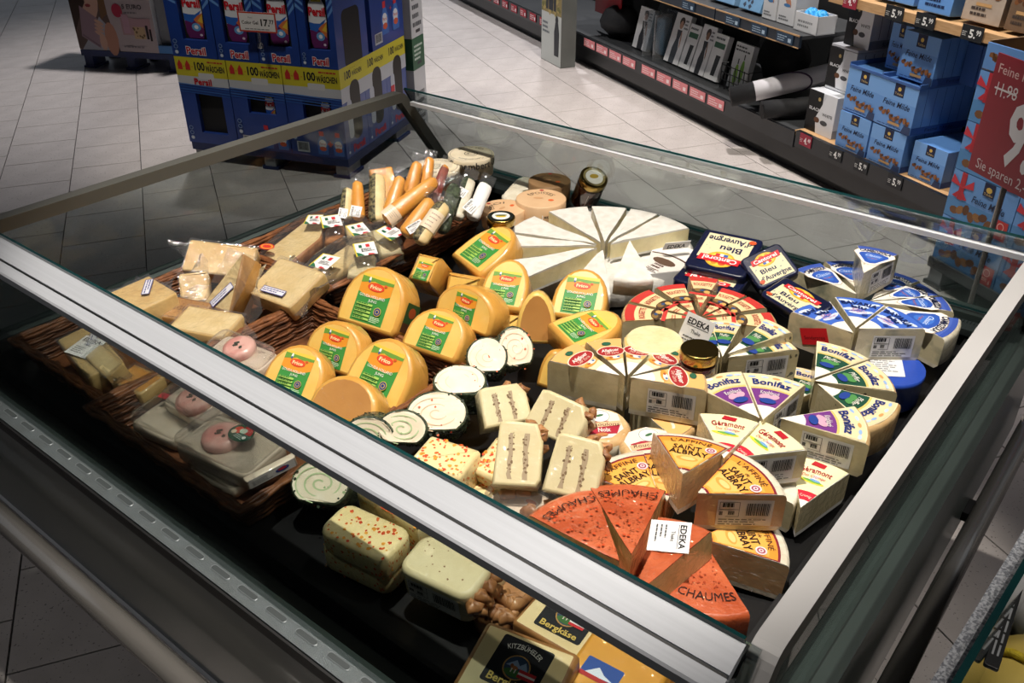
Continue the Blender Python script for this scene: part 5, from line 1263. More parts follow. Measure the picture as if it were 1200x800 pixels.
def bottle_art(w, h):
    sh = [(-w*.32, 0), (w*.34, 0), (w*.42, h*.1), (w*.46, h*.5), (w*.40, h*.82), (w*.22, h*.95), (-w*.22, h*.95), (-w*.40, h*.82), (-w*.46, h*.5), (-w*.42, h*.1)]
    A = Art().poly(sh, '#d6dade')
    A.poly([(-w*.32, 0), (w*.34, 0), (w*.42, h*.1), (w*.46, h*.5), (w*.1, h*.36), (-w*.44, h*.33), (-w*.42, h*.1)], '#63245c')
    A.poly([(-w*.46, h*.48), (-w*.44, h*.34), (-w*.1, h*.3), (w*.3, h*.46), (w*.45, h*.56), (w*.1, h*.46), (-w*.2, h*.46)], '#2a5fb4').poly([(w*.0, h*.36), (w*.4, h*.2), (w*.45, h*.5), (w*.2, h*.44)], '#c9703a').poly([(w*.18, h*.34), (w*.42, h*.3), (w*.45, h*.48)], '#d8b23a')
    A.ell(w*.08, h*.22, w*.22, h*.08, '#5f9ad0', 12).ell(w*.08, h*.22, w*.1, h*.04, '#e4e8ee', 10).ell(w*.26, h*.07, w*.07, h*.025, '#d8c8d8', 8)
    A.rect(-w*.24, h*.86, w*.26, h*.94, '#c9bf3a').lines(-w*.2, h*.87, w*.22, h*.93, 1, '#2a3a2a', 3)
    return A.text('Persil', 0, h*.68, h*.15, '#c2202c', w*.84, bold=.04)
def small_bottle(A, x, y, h):
    w = h*.6
    A.poly([(x-w*.4, y), (x+w*.4, y), (x+w*.45, y+h*.5), (x+w*.2, y+h*.8), (x-w*.15, y+h*.8), (x-w*.42, y+h*.5)], '#3f6cb8').ell(x, y+h*.45, w*.3, h*.2, '#d9dde2', 10).ell(x, y+h*.25, w*.28, h*.1, '#c85a3a', 10).rect(x-w*.2, y+h*.8, x+w*.15, y+h, '#c2303a').text('Persil', x, y+h*.47, h*.1, '#c2202c', w*.5)
def icons(A, x, y, s):
    for k in range(3): A.ell(x, y+k*s*2.2, s, s*.9, '#7f97c0', 10).ell(x, y+k*s*2.2, s*.75, s*.65, '#20407e' if k else '#c9cfd8', 8)
def carton(name_label, u0, u1, v0, v1, z0, z1, win, band=0, bottle=True, upper=True, side=None):
    W, D, H = u1-u0, v1-v0, z1-z0
    t = thing('detergent_carton', name_label, 'carton', PZ @ T3((u0+u1)/2, v0, z0), 'detergent cartons on the pallet stand')
    g = .002; x0, x1 = -W/2+g, W/2-g; b = MB()
    (a0, c0, a1, c1) = win; d = .022
    zt = H-.001-band
    b.box((x0, d, 0), (x1, D-g, H-.001), m_pblue)
    b.box((a0, d-.0006, c0), (a1, d+.001, c1), m_hole2)
    for q in (((x0, 0, 0), (a0, d, zt)), ((a1, 0, 0), (x1, d, zt)), ((a0, 0, 0), (a1, d, c0)), ((a0, 0, c1), (a1, d, zt))): b.box(*q, m_pblue)
    if band: b.box((x0, 0, zt), (x1, d, H-.001), m_pyel)
    b.obj('carton_box', t)
    A = Art()
    if upper:
        if bottle:
            o = sub(t, 'bottle_front', bottle_art((a1-a0)*.86, (c1-c0)*.95), FRONT @ T3(-.004, 0, 0) @ T3((a0+a1)/2, c0+.004, -d+.004))
        for k in range(5): A.poly([(x0, H*(.62+.07*k)), (x0+(a0-x0)*.9, H*(.56+.07*k)), (x0+(a0-x0)*.9, H*(.585+.07*k)), (x0, H*(.66+.07*k))], '#5f8cc6').poly([(a1+.002, H*(.52+.08*k)), (x1, H*(.60+.08*k)), (x1, H*(.65+.08*k)), (a1+.002, H*(.55+.08*k))], '#5f8cc6')
        A.text('Persil', W*.04, H*.075, H*.075, '#d8dade', W*.44, bold=.09).text('Persil', W*.04, H*.075, H*.075, '#b8222c', W*.42, bold=.03)
        icons(A, x0+W*.1, H*.05, W*.045)
    else:
        b0 = zt
        A.rect(x0, b0-H*.10, x1, b0, '#b8bcc2').rr(W*.08, b0+.004, W*.3, H*.07, .006, '#c6c8ca')
        A.text('100', -W*.02, H-band*.45, band*.42, '#1a1c24', W*.2, bold=.03).text('W\u00c4SCHEN', W*.27, H-band*.55, band*.3, '#1a1c24', W*.36, bold=.03).lines(W*.14, H-band*.28, W*.44, H-band*.12, 1, '#b03a2c', 2)
        for x in (-.40, -.25): A.poly([(x*W-.012, H-band*.68), (x*W+.012, H-band*.68), (x*W+.012, H-band*.4), (x*W, H-band*.16), (x*W-.012, H-band*.4)], '#b8302a')
        A.text('+', -W*.325, H-band*.5, .012, '#b8302a').text('=', -W*.16, H-band*.5, .01, '#b8302a')
        for k in range(4): A.poly([(x0, H*(.60+.03*k)), (x1, H*(.575+.03*k)), (x1, H*(.583+.03*k)), (x0, H*(.612+.03*k))], ['#2c5aa8', '#3a6cb8', '#2c5aa8', '#4a7cc4'][k])
        if bottle:
            small_bottle(A, W*.08, H*.03, H*.27); small_bottle(A, W*.36, H*.03, H*.27); A.text('+', W*.22, H*.16, .03, '#c23a30', bold=.05)
            A.rect(-W*.38, H*.04, -W*.16, H*.16, '#b8bcc4').bars(-W*.36, H*.06, -W*.18, H*.15)
            sub(t, 'bottle_front', bottle_art(.10, .2), FRONT @ T3(W*.12, c0-.05, -d+.003) if False else T3(W*.16, d-.004, c0-.045) @ FRONT @ Matrix.Diagonal((.5, .65, 1, 1)))
        else: A.text('Persil', W*.0, b0-H*.055, H*.07, '#b8222c', W*.34, bold=.03)
        icons(A, x0+W*.09, H*.06 if not bottle else H*.2, W*.04)
    sub(t, 'front_print', A, FRONT)
    if side:
        A = Art(); x, z = D, H
        if side == 'window': A.rr(D*.5, H*.26, D*.56, H*.62, .03, '#0a0b0e')  # shade inside the open window, painted flat on the side
        elif side == 'bottles':
            A.rr(D*.45, H*.78, D*.5, H*.2, .02, '#0a0b0e'); small_bottle(A, D*.42, H*.12, H*.36); small_bottle(A, D*.75, H*.12, H*.36); A.text('+', D*.6, H*.38, .03, '#c23a30').rect(D*.08, H*.05, D*.3, H*.17, '#b8bcc4').bars(D*.1, H*.07, D*.28, H*.16)  # dark opening above the bottles is painted shade, no real hole
        else:
            A.rect(0, zt, D, H, '#c4ba2c').rect(0, zt-H*.16, D, zt, '#b4b8be').text('100', D*.32, H-band*.45, band*.4, '#1a1c24', D*.26, bold=.03).text('W\u00c4SCHEN', D*.7, H-band*.5, band*.24, '#1a1c24', D*.42, bold=.02)
            A.poly(rrect(D*.42, H*.66, .04, 4, D*.34, H*.16), '#17130f'); A.poly(rrect(D*.2, H*.44, .02, 3, D*.18, H*.2), '#aeb4c0').rect(D*.18, H*.42, D*.36, H*.5, '#b8222c')  # window's inner shade painted flat, with the bottle drawn over it
            A.text('Persil', D*.55, H*.08, H*.08, '#b8222c', D*.5, bold=.03); icons(A, D*.12, H*.06, D*.04)
        sub(t, 'side_print', A, T3(x1+.0003, 0, 0) @ SIDE)
    return t
def pallet(label, mx, W, D, mt=m_palb, leg=m_palg, zt=.09, group='blue display pallets'):
    t = thing('display_pallet', label, 'pallet', mx, group)
    MB().box((0, 0, zt-.035), (W, D, zt), mt).obj('deck', t)
    for x in (0, W/2-.04, W-.08):
        for y in (0, D-.14): 
            b = MB().box((x+.012, y+.006, .014), (x+.068, y+.13, zt-.035), leg).box((x, y, 0), (x+.08, y+.14, .014), mt); b.obj('leg', t)
    return t
pallet('blue display pallet carrying the detergent cartons', PZ @ T3(-.80, 0, 0), .80, .66)
LZ, UZ, TZ = .09, .477, .87
for i, (u0, u1) in enumerate(((-.81, -.547), (-.547, -.275), (-.275, 0))):
    lab = ('lower detergent carton with an empty dark window at the left corner', 'lower detergent carton in the middle of the front row', 'lower detergent carton at the front right corner')[i]
    W = u1-u0
    carton(lab, u0, u1, 0, .22, LZ, UZ, (-W*.2, .05, W*.32, .23) if i == 0 else (-W*.2, .165, W*.3, .245), .082, i > 0, False, 'band' if i == 2 else None)
for k, lab in ((1, 'lower detergent carton on the right flank, second from the front'), (2, 'lower detergent carton on the right flank, at the back')):
    carton(lab, -.275, 0, .22*k, .22*k+.22, LZ, UZ, (-.05, .165, .08, .245), .082, True, False, 'band')
for i, (u0, u1) in enumerate(((-.81, -.58), (-.58, -.375), (-.375, -.175), (-.175, 0))):
    lab = ('upper detergent carton at the left end, bottle showing', 'upper detergent carton second from the left, bottle showing', 'upper detergent carton behind the price card', 'upper detergent carton at the right corner, bottle showing')[i]
    W = u1-u0
    carton(lab, u0, u1, 0, .285, UZ, TZ, (-W*.26 if i else -W*.2, .075, W*.33, .30), 0, True, True, 'window' if i == 3 else None)
carton('upper detergent carton on the right flank with two printed bottles', -.25, 0, .325, .665, UZ, TZ, (-.05, .165, .08, .245), 0, False, True, 'bottles')
t = thing('carton_stack_filler', 'grey cardboard insert between the upper right cartons', 'carton', PZ @ T3(-.14, .288, UZ))
MB().box((-.10, 0, 0), (.10, .034, .36), m_palg).obj('insert', t)
for k, (z0, z1, m, lab) in enumerate(((0, .30, m_pwhite, 'pale grey carton on the floor behind the detergent stand'), (.30, .45, mat('carton_green', '#2f5f42', '#28543a', 9, .5), 'green carton between two grey ones behind the detergent stand'), (.45, .95, m_pwhite, 'tall pale grey carton on top behind the detergent stand'))):
    t = thing('storage_carton', lab, 'carton', PZ @ T3(-.12, .70, z0), 'cartons behind the detergent stand')
    MB().box((-.13, 0, .001), (.14, .14, z1-z0-.001), m).obj('carton_box', t)
    A = Art().lines(.02, .04, .12, min(.2, z1-z0-.03), 4, '#55585c' if k != 1 else '#c9d4cc', k).rect(.05, .02, .1, .035, '#3a3c40'); sub(t, 'side_print', A, T3(.1402, 0, 0) @ SIDE)
t = thing('price_card', 'white price card with a red border clipped in front of the detergent cartons', 'price card', PZ @ T3(-.34, -.03, .613) @ RZ(2))
MB().box((-.088, 0, 0), (.088, .002, .08), m_white).obj('card', t)
A = Art().rect(-.088, 0, .088, .08, '#b8402c').rect(-.081, .006, .081, .074, '#dcdad8').text('Color Gel', -.034, .038, .013, '#1c1c1c', .076, bold=.02).text('17.', .036, .040, .026, '#1c1c1c', .04, bold=.03).text('77', .066, .044, .016, '#1c1c1c', .022, bold=.02).lines(-.06, .010, .06, .016, 1, '#777777').text('Persil', -.03, .058, .006, '#555555')
sub(t, 'card_print', A, FRONT)
b = MB().tube([(0, .002, -.06), (0, .0, .0)], .006, film('clip_plastic', (.9, .9, .9), .15, .1), 6).lathe([(.012, -.065), (.014, -.055), (.012, -.045)], 10, film('clip_plastic')); b.obj('clip', t)

# ---- cosmetics stand
F0, wC, _h = face3((2.7901, 5.6697, 0.11), (3.0319, 5.1854, 0.11), (2.8451, 5.1974, 0.4))
xd = F0.to_3x3() @ Vector((1, 0, 0)); xd.z = 0; xd.normalize(); CO = basis(F0.translation, xd, Vector((-xd.y, xd.x, 0)), Vector((0, 0, 1)))
CO.translation.z = 0
pallet('blue display pallet under the cosmetics stand', CO @ T3(-wC/2, 0, 0), wC*1.22, .4, m_palb, m_palb, .11)
t = thing('cosmetics_stand', 'cardboard cosmetics stand printed with a woman holding a mauve clutch', 'display stand', CO @ T3(0, 0, .113))
MB().box((-wC/2, 0, 0), (wC/2, .3, .9), m_pwhite).obj('printed_box', t)
b = MB().box((wC/2+.004, .04, .0), (wC/2+.11, .3, .9), m_palg).box((wC/2, 0, 0), (wC/2+.13, .02, .045), mat('shelf_lip_blue', '#3d78b4', rough=.4)).box((wC/2+.10, .0, .045), (wC/2+.13, .3, .9), m_pwhite); b.obj('side_shelf', t)
W = wC; A = Art().rect(-W/2, 0, W/2, .9, '#a99c9c').poly([(-W*.5, 0), (W*.02, 0), (-W*.08, .3), (-W*.05, .6), (-W*.5, .6)], '#5c4a44')
A.poly([(-W*.46, 0), (-W*.06, 0), (-W*.04, .12), (-W*.16, .2), (-W*.3, .1)], '#9c9da6').ell(-W*.06, .07, W*.08, .1, '#b07e68', 14).ell(-W*.25, .33, W*.12, .15, '#c09a88', 18).poly([(-W*.40, .2), (-W*.30, .28), (-W*.34, .6), (-W*.5, .6), (-W*.5, .1)], '#3a2a24').poly([(-W*.14, .18), (-W*.05, .22), (-W*.06, .6), (-W*.2, .6), (-W*.13, .4)], '#6f5136')
A.ell(-W*.27, .262, W*.035, .01, '#8a3a3c', 10).poly([(-W*.43, .08), (-W*.22, .01), (-W*.19, .19), (-W*.38, .26)], '#8f7680').poly([(-W*.42, .085), (-W*.23, .02), (-W*.225, .03), (-W*.415, .095)], '#77606a')
for k in range(4): A.ell(-W*.2+k*.004, .10+.022*k, W*.06, .011, '#c29a86', 10, -25)
A.ell(-W*.17, .05, W*.045, .05, '#c29a86', 12)
A.text('WOCHEN', W*.22, .37, .03, '#a03a50', W*.3, bold=.02).lines(W*.08, .30, W*.44, .345, 2, '#5c5458', 2).ell(W*.08, .24, W*.065, .04, '#a82a44', 16).text('5 EURO', W*.27, .265, .026, '#4a4448', W*.24, bold=.02).lines(W*.17, .22, W*.38, .24, 1, '#7c7478', 3)
A.rect(W*.1, .10, W*.46, .2, '#a8868a').rect(W*.12, .11, W*.2, .22, '#b08c98').rect(W*.24, .08, W*.38, .15, '#b89c78').rect(W*.39, .08, W*.42, .16, '#2a2226').rect(W*.43, .07, W*.455, .14, '#2a2226').blobs(8, W*.24, .08, W*.38, .15, .01, '#6f5a40', 3).lines(W*.08, .02, W*.44, .04, 1, '#857c80', 4)
sub(t, 'poster_print', A, FRONT)

# ---------------------------------------------------------------- background: gondola shelf
m_shb = mat('shelf_black', '#0f1011', '#141516', 8, .4)
m_shw = mat('shelf_oak', '#a8835a', '#b8946a', 10, .5, .1, 60, stretch=(2, 14, 14))
m_shg = mat('shelf_grey', '#3a3c3e', '#343638', 8, .45)
m_ray = mat('price_rail', '#16181c', '#1a1c20', 8, .3)
shelf = thing('gondola_shelf', 'long dark gondola shelf with oak boards along the back aisle', 'shelf', SH @ T3(-1.5, .3, 0))
IS = SH @ T3(-1.5, .3, 0)
ISI = T3(1.5, -.3, 0)
def spart(b, name): return b.obj(name, shelf, ISI)
spart(MB().box((-4.6, .06, 0), (.72, .6, .06), m_dark), 'kick_plate')
spart(MB().box((-4.6, .012, .05), (.72, .6, .135), m_shb), 'plinth')
spart(MB().box((-4.6, .008, .175), (-.26, .55, .195), m_shg), 'bottom_board'); spart(MB().box((-.26, .008, .175), (.72, .55, .195), m_shw), 'bottom_board')
spart(MB().box((-4.6, .0, .12), (-.25, .02, .19), m_ray), 'price_rail'); spart(MB().box((-.24, .0, .13), (.72, .02, .20), m_ray), 'price_rail')
spart(MB().box((-4.6, .56, .13), (.72, .60, 1.9), m_shb), 'back_panel')
for u in (-4.2, -2.5, -.285): spart(MB().box((u-.01, .3, .19), (u+.01, .56, 1.9), m_shb), 'upright')
spart(MB().box((-.20, .02, .738), (.70, .55, .772), m_shw), 'oak_board')
for u0, u1 in ((-2.4, -.93), (-.92, -.31)):
    spart(MB().box((u0, .01, .565), (u1, .40, .58), m_shg), 'grey_board'); spart(MB().box((u0, -.002, .532), (u1, .012, .582), mat('price_rail_blue', '#1a2430', '#161f2a', 9, .35)), 'price_rail')
    spart(MB().box((u0, -.004, .578), (u1, .0, .584), m_shw), 'rail_trim'); spart(MB().box((u0, -.004, .530), (u1, .0, .534), m_shw), 'rail_trim')
def ptag(u, z, txt, bg, fg, label, w=.075, h=.05, v=-.003, big=None):
    t = thing('price_tag', label, 'price tag', SH @ T3(u, v, z), 'shelf price tags')
    MB().box((-w/2, -.001, 0), (w/2, .001, h), ink(bg)).obj('tag_card', t)
    A = Art()
    if txt: A.text(txt[0], w*.02, h*.48, h*.52, fg, w*.3, bold=.03).text(txt[1], w*.3, h*.6, h*.32, fg, w*.22, bold=.02).lines(-w*.45, h*.25, -w*.18, h*.6, 3, fg, 3, .3)
    else: A.lines(-w*.42, h*.15, w*.2, h*.85, 3, fg, int(u*50) % 17, .35).rect(w*.22, h*.2, w*.4, h*.6, fg)
    sub(t, 'tag_print', A, T3(0, -.0012, 0) @ FRONT)
for u, c, lab in ((.02, 0, 'black price tag 4.99 on the bottom rail'), (.17, 1, 'black price tag 5.99 on the bottom rail, left of two'), (.355, 1, 'black price tag 5.99 on the bottom rail, right of two')): ptag(u, .15, (('4.', '5.')[c], '99'), '#1c1e21', '#d8d8d6', lab)
ptag(-.17, .15, ('4.', '49'), '#8f2438', '#e0d4d4', 'red price tag 4.49 on the bottom rail')
for u, lab in ((.165, 'leftmost'), (.315, 'middle'), (.525, 'rightmost')): ptag(u, .735, ('5.', '99'), '#1c1e21', '#d8d8d6', lab + ' of three black price tags 5.99 on the upper oak board', .09, .05, .012)
ptag(-.07, .735, ('4.', '49'), '#8f2438', '#e0d4d4', 'red price tag 4.49 at the left of the upper oak board', .075, .055, .012)
for i in range(9): ptag(-2.17 + .16*i + (.05 if i > 3 else 0), .135, None, '#d88488', '#f0d8d8', 'pink price tag number %s from the pillar on the bottom rail' % ('one', 'two', 'three', 'four', 'five', 'six', 'seven', 'eight', 'nine')[i], .135, .046)
for i in range(9): ptag(-3.95 + .16*i, .135, None, '#a02434', '#e6dcdc', 'red and white price tag %s from the far end beyond the pillar' % ('first', 'second', 'third', 'fourth', 'fifth', 'sixth', 'seventh', 'eighth', 'ninth')[i], .10, .05)
for i in range(4): ptag((-1.15, -.78, -.58, -.40)[i], .536, None, '#22384e', '#9fb4c6', 'dark blue price tag on the grey board, %s from the left' % ('first', 'second', 'third', 'fourth')[i], .11, .04, -.006)
# pillar poster
t = thing('poster_pillar', 'grey pillar with a poster of two hikers in dark coats by the shelf', 'poster', SH @ T3(-2.56, -.14, 0))
MB().box((0, 0, 0), (.285, .10, 1.6), mat('pillar_grey', '#6c6f6a', '#636661', 7, .5)).obj('pillar', t)
A = Art().rect(.004, .004, .281, 1.59, '#b9bdb8').rect(.004, .30, .281, 1.59, '#8a7a4c').blobs(50, .01, .30, .27, .9, .03, '#a89458', 3).blobs(40, .01, .30, .27, .5, .02, '#6c6a34', 5)
for x, hh in ((.10, .5), (.17, .45)): A.poly([(x-.035, .32), (x-.005, .32), (x, .5), (x+.005, .32), (x+.035, .32), (x+.045, .8), (x-.045, .8)], '#20242c').ell(x, .86, .025, .04, '#a8806c', 10)
A.poly([(.19, .06), (.25, .06), (.255, .2), (.235, .27), (.205, .27), (.185, .2)], '#1c2026').ell(.22, .275, .02, .025, '#1c2026', 10).lines(.02, .17, .12, .25, 3, '#70767a', 2)
sub(t, 'poster_print', A, FRONT)
t = thing('sale_sign', 'red sale sign with a white percent mark behind the pillar poster', 'sign', SH @ T3(-2.22, .14, .30))
MB().box((-.16, 0, 0), (.16, .006, .5), ink('#a01f2a')).obj('sign_board', t)
sub(t, 'sign_print', Art().text('%', .02, .28, .16, '#d9d6d4', bold=.02), FRONT)
MB().tube([(0, .012, -.10), (0, .012, .4)], .008, m_chrome, 6).obj('sign_post', t)
# goods
def shbox(name, label, cat, u0, u1, v0, v1, z0, z1, m, art=None, side=None, group=None, tilt=0, rz=0):
    t = thing(name, label, cat, SH @ T3((u0+u1)/2, v0, z0) @ RZ(rz) @ RX(tilt), group)
    W, D, H = u1-u0, v1-v0, z1-z0
    MB().slab([(-W/2, 0), (W/2, 0), (W/2, D), (-W/2, D)], H, m, m, .003, smooth=False).obj('box', t)
    if art: sub(t, 'front_print', art(W, H), FRONT)
    if side: sub(t, 'side_print', side(D, H), T3(W/2+.0003, 0, 0) @ SIDE)
    return t
def milde(W, H):
    A = Art().rect(-W*.5, H*.62, W*.5, H, '#6f9bd0').rect(-W*.5, H*.35, W*.5, H*.62, '#628fc8')
    A.rect(-W*.12, H*.72, W*.14, H, '#141c3c').ell(.01*W, H*.88, W*.045, H*.045, '#c9a850', 10).text('Tchibo', W*.01, H*.78, H*.05, '#c9b070', W*.2)
    A.text('Feine Milde', 0, H*.55, H*.12, '#16213c', W*.72, shear=.25, bold=.01)
    for i, (x, y) in enumerate(((-.38, .34), (-.28, .30), (-.18, .33), (-.08, .25), (.02, .22), (.1, .27), (.2, .24), (.3, .26), (.38, .22))): A.ell(x*W, y*H, W*.06, H*.045, ('#6f4526', '#8f5c34', '#5a3620')[i % 3], 8, i*40).ell(x*W+W*.03, y*H+H*.035, W*.04, H*.03, ('#4a2e1a', '#7a4c2a', '#8f6038')[i % 3], 8, i*70)
    A.rect(-W*.12, H*.10, W*.2, H*.16, '#b08a5c').lines(-W*.4, H*.04, W*.3, H*.08, 1, '#2c4a7c')
    return A.poly([(W*.26, 0), (W*.5, 0), (W*.5, H*.17), (W*.32, H*.17)], '#2a3a5c')
def milde_side(D, H):
    A = Art()
    for i in range(1, int(D/.045)): A.rect(i*.045-.001, H*.1, i*.045+.001, H*.97, '#26427a')
    return A.rect(0, 0, D, H*.16, '#2c4c8a').text('Feine Milde', D*.5, H*.08, H*.07, '#16213c', D*.5)
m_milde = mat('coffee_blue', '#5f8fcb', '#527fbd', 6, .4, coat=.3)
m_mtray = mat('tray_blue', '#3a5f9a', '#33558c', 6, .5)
G = 'blue coffee packs on the oak shelf'
for lab, u0, u1, v0, z0, z1 in (
   ('blue coffee pack in the bottom row, left of three', -.03, .145, .03, .196, .345), ('blue coffee pack in the bottom row, middle of three', .155, .335, .03, .196, .345), ('blue coffee pack in the bottom row, right of three and turned', .36, .52, .05, .196, .335),
   ('blue coffee pack in the middle row, left of two', -.03, .15, .035, .348, .52), ('blue coffee pack in the middle row, right of two', .155, .345, .03, .348, .52),
   ('blue coffee pack in the top row, left and set back', .065, .172, .12, .53, .70), ('blue coffee pack in the top row, right and foremost', .18, .355, .07, .53, .70)):
    d = .28
    t = shbox('coffee_pack', lab, 'coffee', u0, u1, v0, v0+d, z0, z1, m_milde, milde, milde_side, G)
    if 'middle row' in lab:
        MB().box((-(u1-u0)/2-.002, .0, .172), (-(u1-u0)/2+.004, d, .19), m_mtray).box((-(u1-u0)/2, -.002, .172), ((u1-u0)/2, .004, .182), m_mtray).box(((u1-u0)/2-.004, .0, .172), ((u1-u0)/2+.002, d, .19), m_mtray).obj('tray_rim', t)
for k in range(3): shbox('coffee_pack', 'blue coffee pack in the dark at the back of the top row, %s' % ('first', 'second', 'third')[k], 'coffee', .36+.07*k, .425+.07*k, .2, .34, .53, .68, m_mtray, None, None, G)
for k, (u0, u1, m, lab) in enumerate(((.0, .10, m_milde, 'blue coffee bag at the left on the upper oak board'), (.11, .20, m_milde, 'blue coffee bag second on the upper oak board'), (.24, .39, m_milde, 'blue shiny coffee bag third on the upper oak board'), (.42, .58, mat('bag_cream', '#a89a8c', '#98897a', 14, .35, coat=.4), 'cream coffee bag with brown beans at the right of the upper oak board'), (.60, .70, mat('bag_brown', '#6a5440', '#5c4836', 14, .4, coat=.3), 'brown coffee bag at the far right of the upper oak board'))):
    def bag(W, H, k=k):
        A = Art()
        for i in range(7): A.ell(W*(-.3+.1*i), H*(.5+.04*(i % 3)), W*.09, H*.05, ('#6f4526', '#54321e')[i % 2], 8, i*33)
        return A.lines(-W*.3, H*.1, W*.3, H*.3, 2, '#3c3430' if k > 2 else '#1c2c50', k).rect(-W*.2, H*.3, W*.2, H*.36, '#b08a5c')
    shbox('coffee_bag', lab, 'coffee', u0, u1, .06 if k != 2 else .04, .2, .785, .96, m, bag, None, 'coffee bags on the upper oak board', -4)
# black and white coffee
m_bw = mat('coffee_black', '#101012', '#151517', 8, .35, coat=.3); m_bww = mat('coffee_white', '#c6c9ce', '#b9bcc2', 8, .4, coat=.2)
def bw(W, H):
    A = Art().rect(-W/2, 0, W*.02, H, '#121214').poly([(-W*.08, 0), (W/2, 0), (W/2, H), (W*.16, H), (-W*.16, H*.35)], '#d2d4d8')
    return A.text('BLACK', -W*.22, H*.56, H*.075, '#c9cacc', W*.4, bold=.02).text('WHITE', W*.24, H*.50, H*.07, '#2a2a2c', W*.36, bold=.02).ell(-W*.1, H*.32, W*.1, H*.07, '#5c3a24', 10).ell(W*.16, H*.3, W*.13, H*.06, '#44464a', 10).ell(-W*.1, H*.82, W*.05, H*.05, '#a8905c', 8)
def bws(D, H):
    A = Art().rect(0, 0, D, H*.2, '#8c8f94').text('BLACK', D*.55, H*.1, H*.1, '#3a3c40', D*.3)
    for i in range(1, int(D/.045)): A.rect(i*.045-.0015, H*.22, i*.045+.0015, H*.95, '#5c5f64')
    return A
for lab, u0, u1, v0, v1, z0, z1 in (('black and white coffee pack on the bottom board, lowest of three', -.265, -.09, .06, .30, .196, .37), ('black and white coffee pack in the middle of its stack', -.25, -.09, .12, .36, .385, .545), ('black and white coffee pack on top of its stack', -.215, -.07, .15, .33, .56, .735)):
    shbox('coffee_pack', lab, 'coffee', u0, u1, v0, v1, z0, z1, m_bww, bw, bws, 'black and white coffee packs')
for k, z in ((0, .372), (1, .547)):
    t = thing('cardboard_tray', 'thin cardboard tray between black and white coffee packs, %s' % ('lower', 'upper')[k], 'tray', SH @ T3(-.17, .14, z))
    MB().slab([(-.075, -.02), (.08, -.02), (.08, .18), (-.075, .18)], .011, m_bww, m_bww, .002, smooth=False).obj('tray_sheet', t)
# sportswear goods in the left bay
def lady(col, bg='#d2d3d4', skin='#a8806c'):
    def f(W, H):
        A = Art().rect(-W/2, 0, W/2, H, bg).poly([(-W*.18, 0), (W*.16, 0), (W*.2, H*.3), (W*.1, H*.5), (W*.16, H*.68), (-W*.16, H*.68), (-W*.1, H*.5), (-W*.2, H*.3)], col)
        return A.ell(0, H*.8, W*.13, H*.10, skin, 12).ell(0, H*.85, W*.17, H*.09, '#33261f', 12).ell(0, H*.79, W*.1, H*.08, skin, 12).ell(W*.2, H*.5, W*.04, H*.18, skin, 8, 10).lines(W*.2, H*.7, W*.46, H*.92, 3, '#5a5c60', 2)
    return f
def gadget(W, H): return Art().rect(-W/2, 0, W/2, H, '#cdcfcf').rect(-W*.4, H*.7, W*.4, H*.82, '#2f5a40').poly([(-W*.1, H*.1), (W*.2, H*.1), (W*.3, H*.55), (-W*.05, H*.55)], '#1c1e20').lines(-W*.4, H*.86, W*.3, H*.95, 1, '#44484c')
m_bx = mat('box_white', '#cfd1d3', '#c4c6c8', 8, .5)
G = 'sportswear boxes in the left bay'
for lab, u0, u1, z1, a, tl in (
  ('white box with a figure in black beside the clear rack', -1.84, -1.69, .40, lady('#1e2024', '#d0d1d1'), -12), ('white box with a woman in a grey top, left of three leaning boxes', -1.50, -1.36, .43, lady('#3c4046'), -16),
  ('white box with a microphone shape, middle of three leaning boxes', -1.35, -1.25, .40, gadget, -16), ('white box with a curly haired woman in black', -1.24, -1.12, .42, lady('#24262a', '#cccdce', '#7c563e'), -16),
  ('white box with a green strip and a dark gadget', -1.11, -1.0, .40, gadget, -14)):
    shbox('apparel_box', lab, 'box', u0, u1, .10, .13, .2065, z1+.03, m_bx, a, None, G, tl)
t = thing('clear_rack', 'clear plastic divider rack holding a light blue garment', 'rack', SH @ T3(-1.6, .06, .196))
m_clr = film('rack_plastic', (.85, .88, .9), .1, .08, haze=.15)
MB().box((-.06, 0, 0), (-.05, .16, .24), m_clr).box((.05, 0, 0), (.06, .16, .24), m_clr).box((-.06, .15, 0), (.06, .16, .24), m_clr).obj('divider', t)
MB().slab(rrect(.09, .2, .02, 3), .05, mat('garment_blue', '#6b93ad', '#5c839c', 20, .8), mat('garment_blue', '#6b93ad'), .01).obj('garment', t, T3(0, .12, .01) @ FRONT)
m_cloth = mat('garment_black', '#141517', '#1c1d20', 40, .75, .5, 90)
m_clothg = mat('garment_grey', '#3f4144', '#34363a', 30, .75, .5, 60)
def lump(name, label, cat, u, v, z, rx, ry, rz, m, seed, group=None):
    t = thing(name, label, cat, SH @ T3(u, v, z), group)
    rnd = random.Random(seed); ph = [rnd.uniform(0, 6) for _ in range(4)]; vs = []
    for i in range(9):
        for j in range(16):
            a, c = math.pi*i/8, 2*math.pi*j/16
            q = 1 + .12*math.sin(3*c+ph[0]) + .08*math.sin(5*a+ph[1]) + .06*math.sin(7*c+4*a+ph[2])
            sx = math.copysign(abs(math.cos(c))**.7, math.cos(c)); sy = math.copysign(abs(math.sin(c))**.7, math.sin(c))
            vs.append((rx*q*math.sin(a)*sx, ry*q*math.sin(a)*sy, max(.002, rz + rz*q*.97*math.cos(a))))
    MB().add(vs, [(i*16+j, (i+1)*16+j, (i+1)*16+(j+1) % 16, i*16+(j+1) % 16) for i in range(8) for j in range(16)], m, True).obj('fabric', t)
    return t
lump('folded_garment', 'black folded garment next to the pillar', 'garment', -2.1, .17, .197, .13, .1, .09, m_cloth, 1, 'dark garments in the left bay')
lump('sports_bag', 'tall dark grey bag behind the white boxes', 'bag', -1.85, .40, .197, .15, .09, .17, m_clothg, 2)
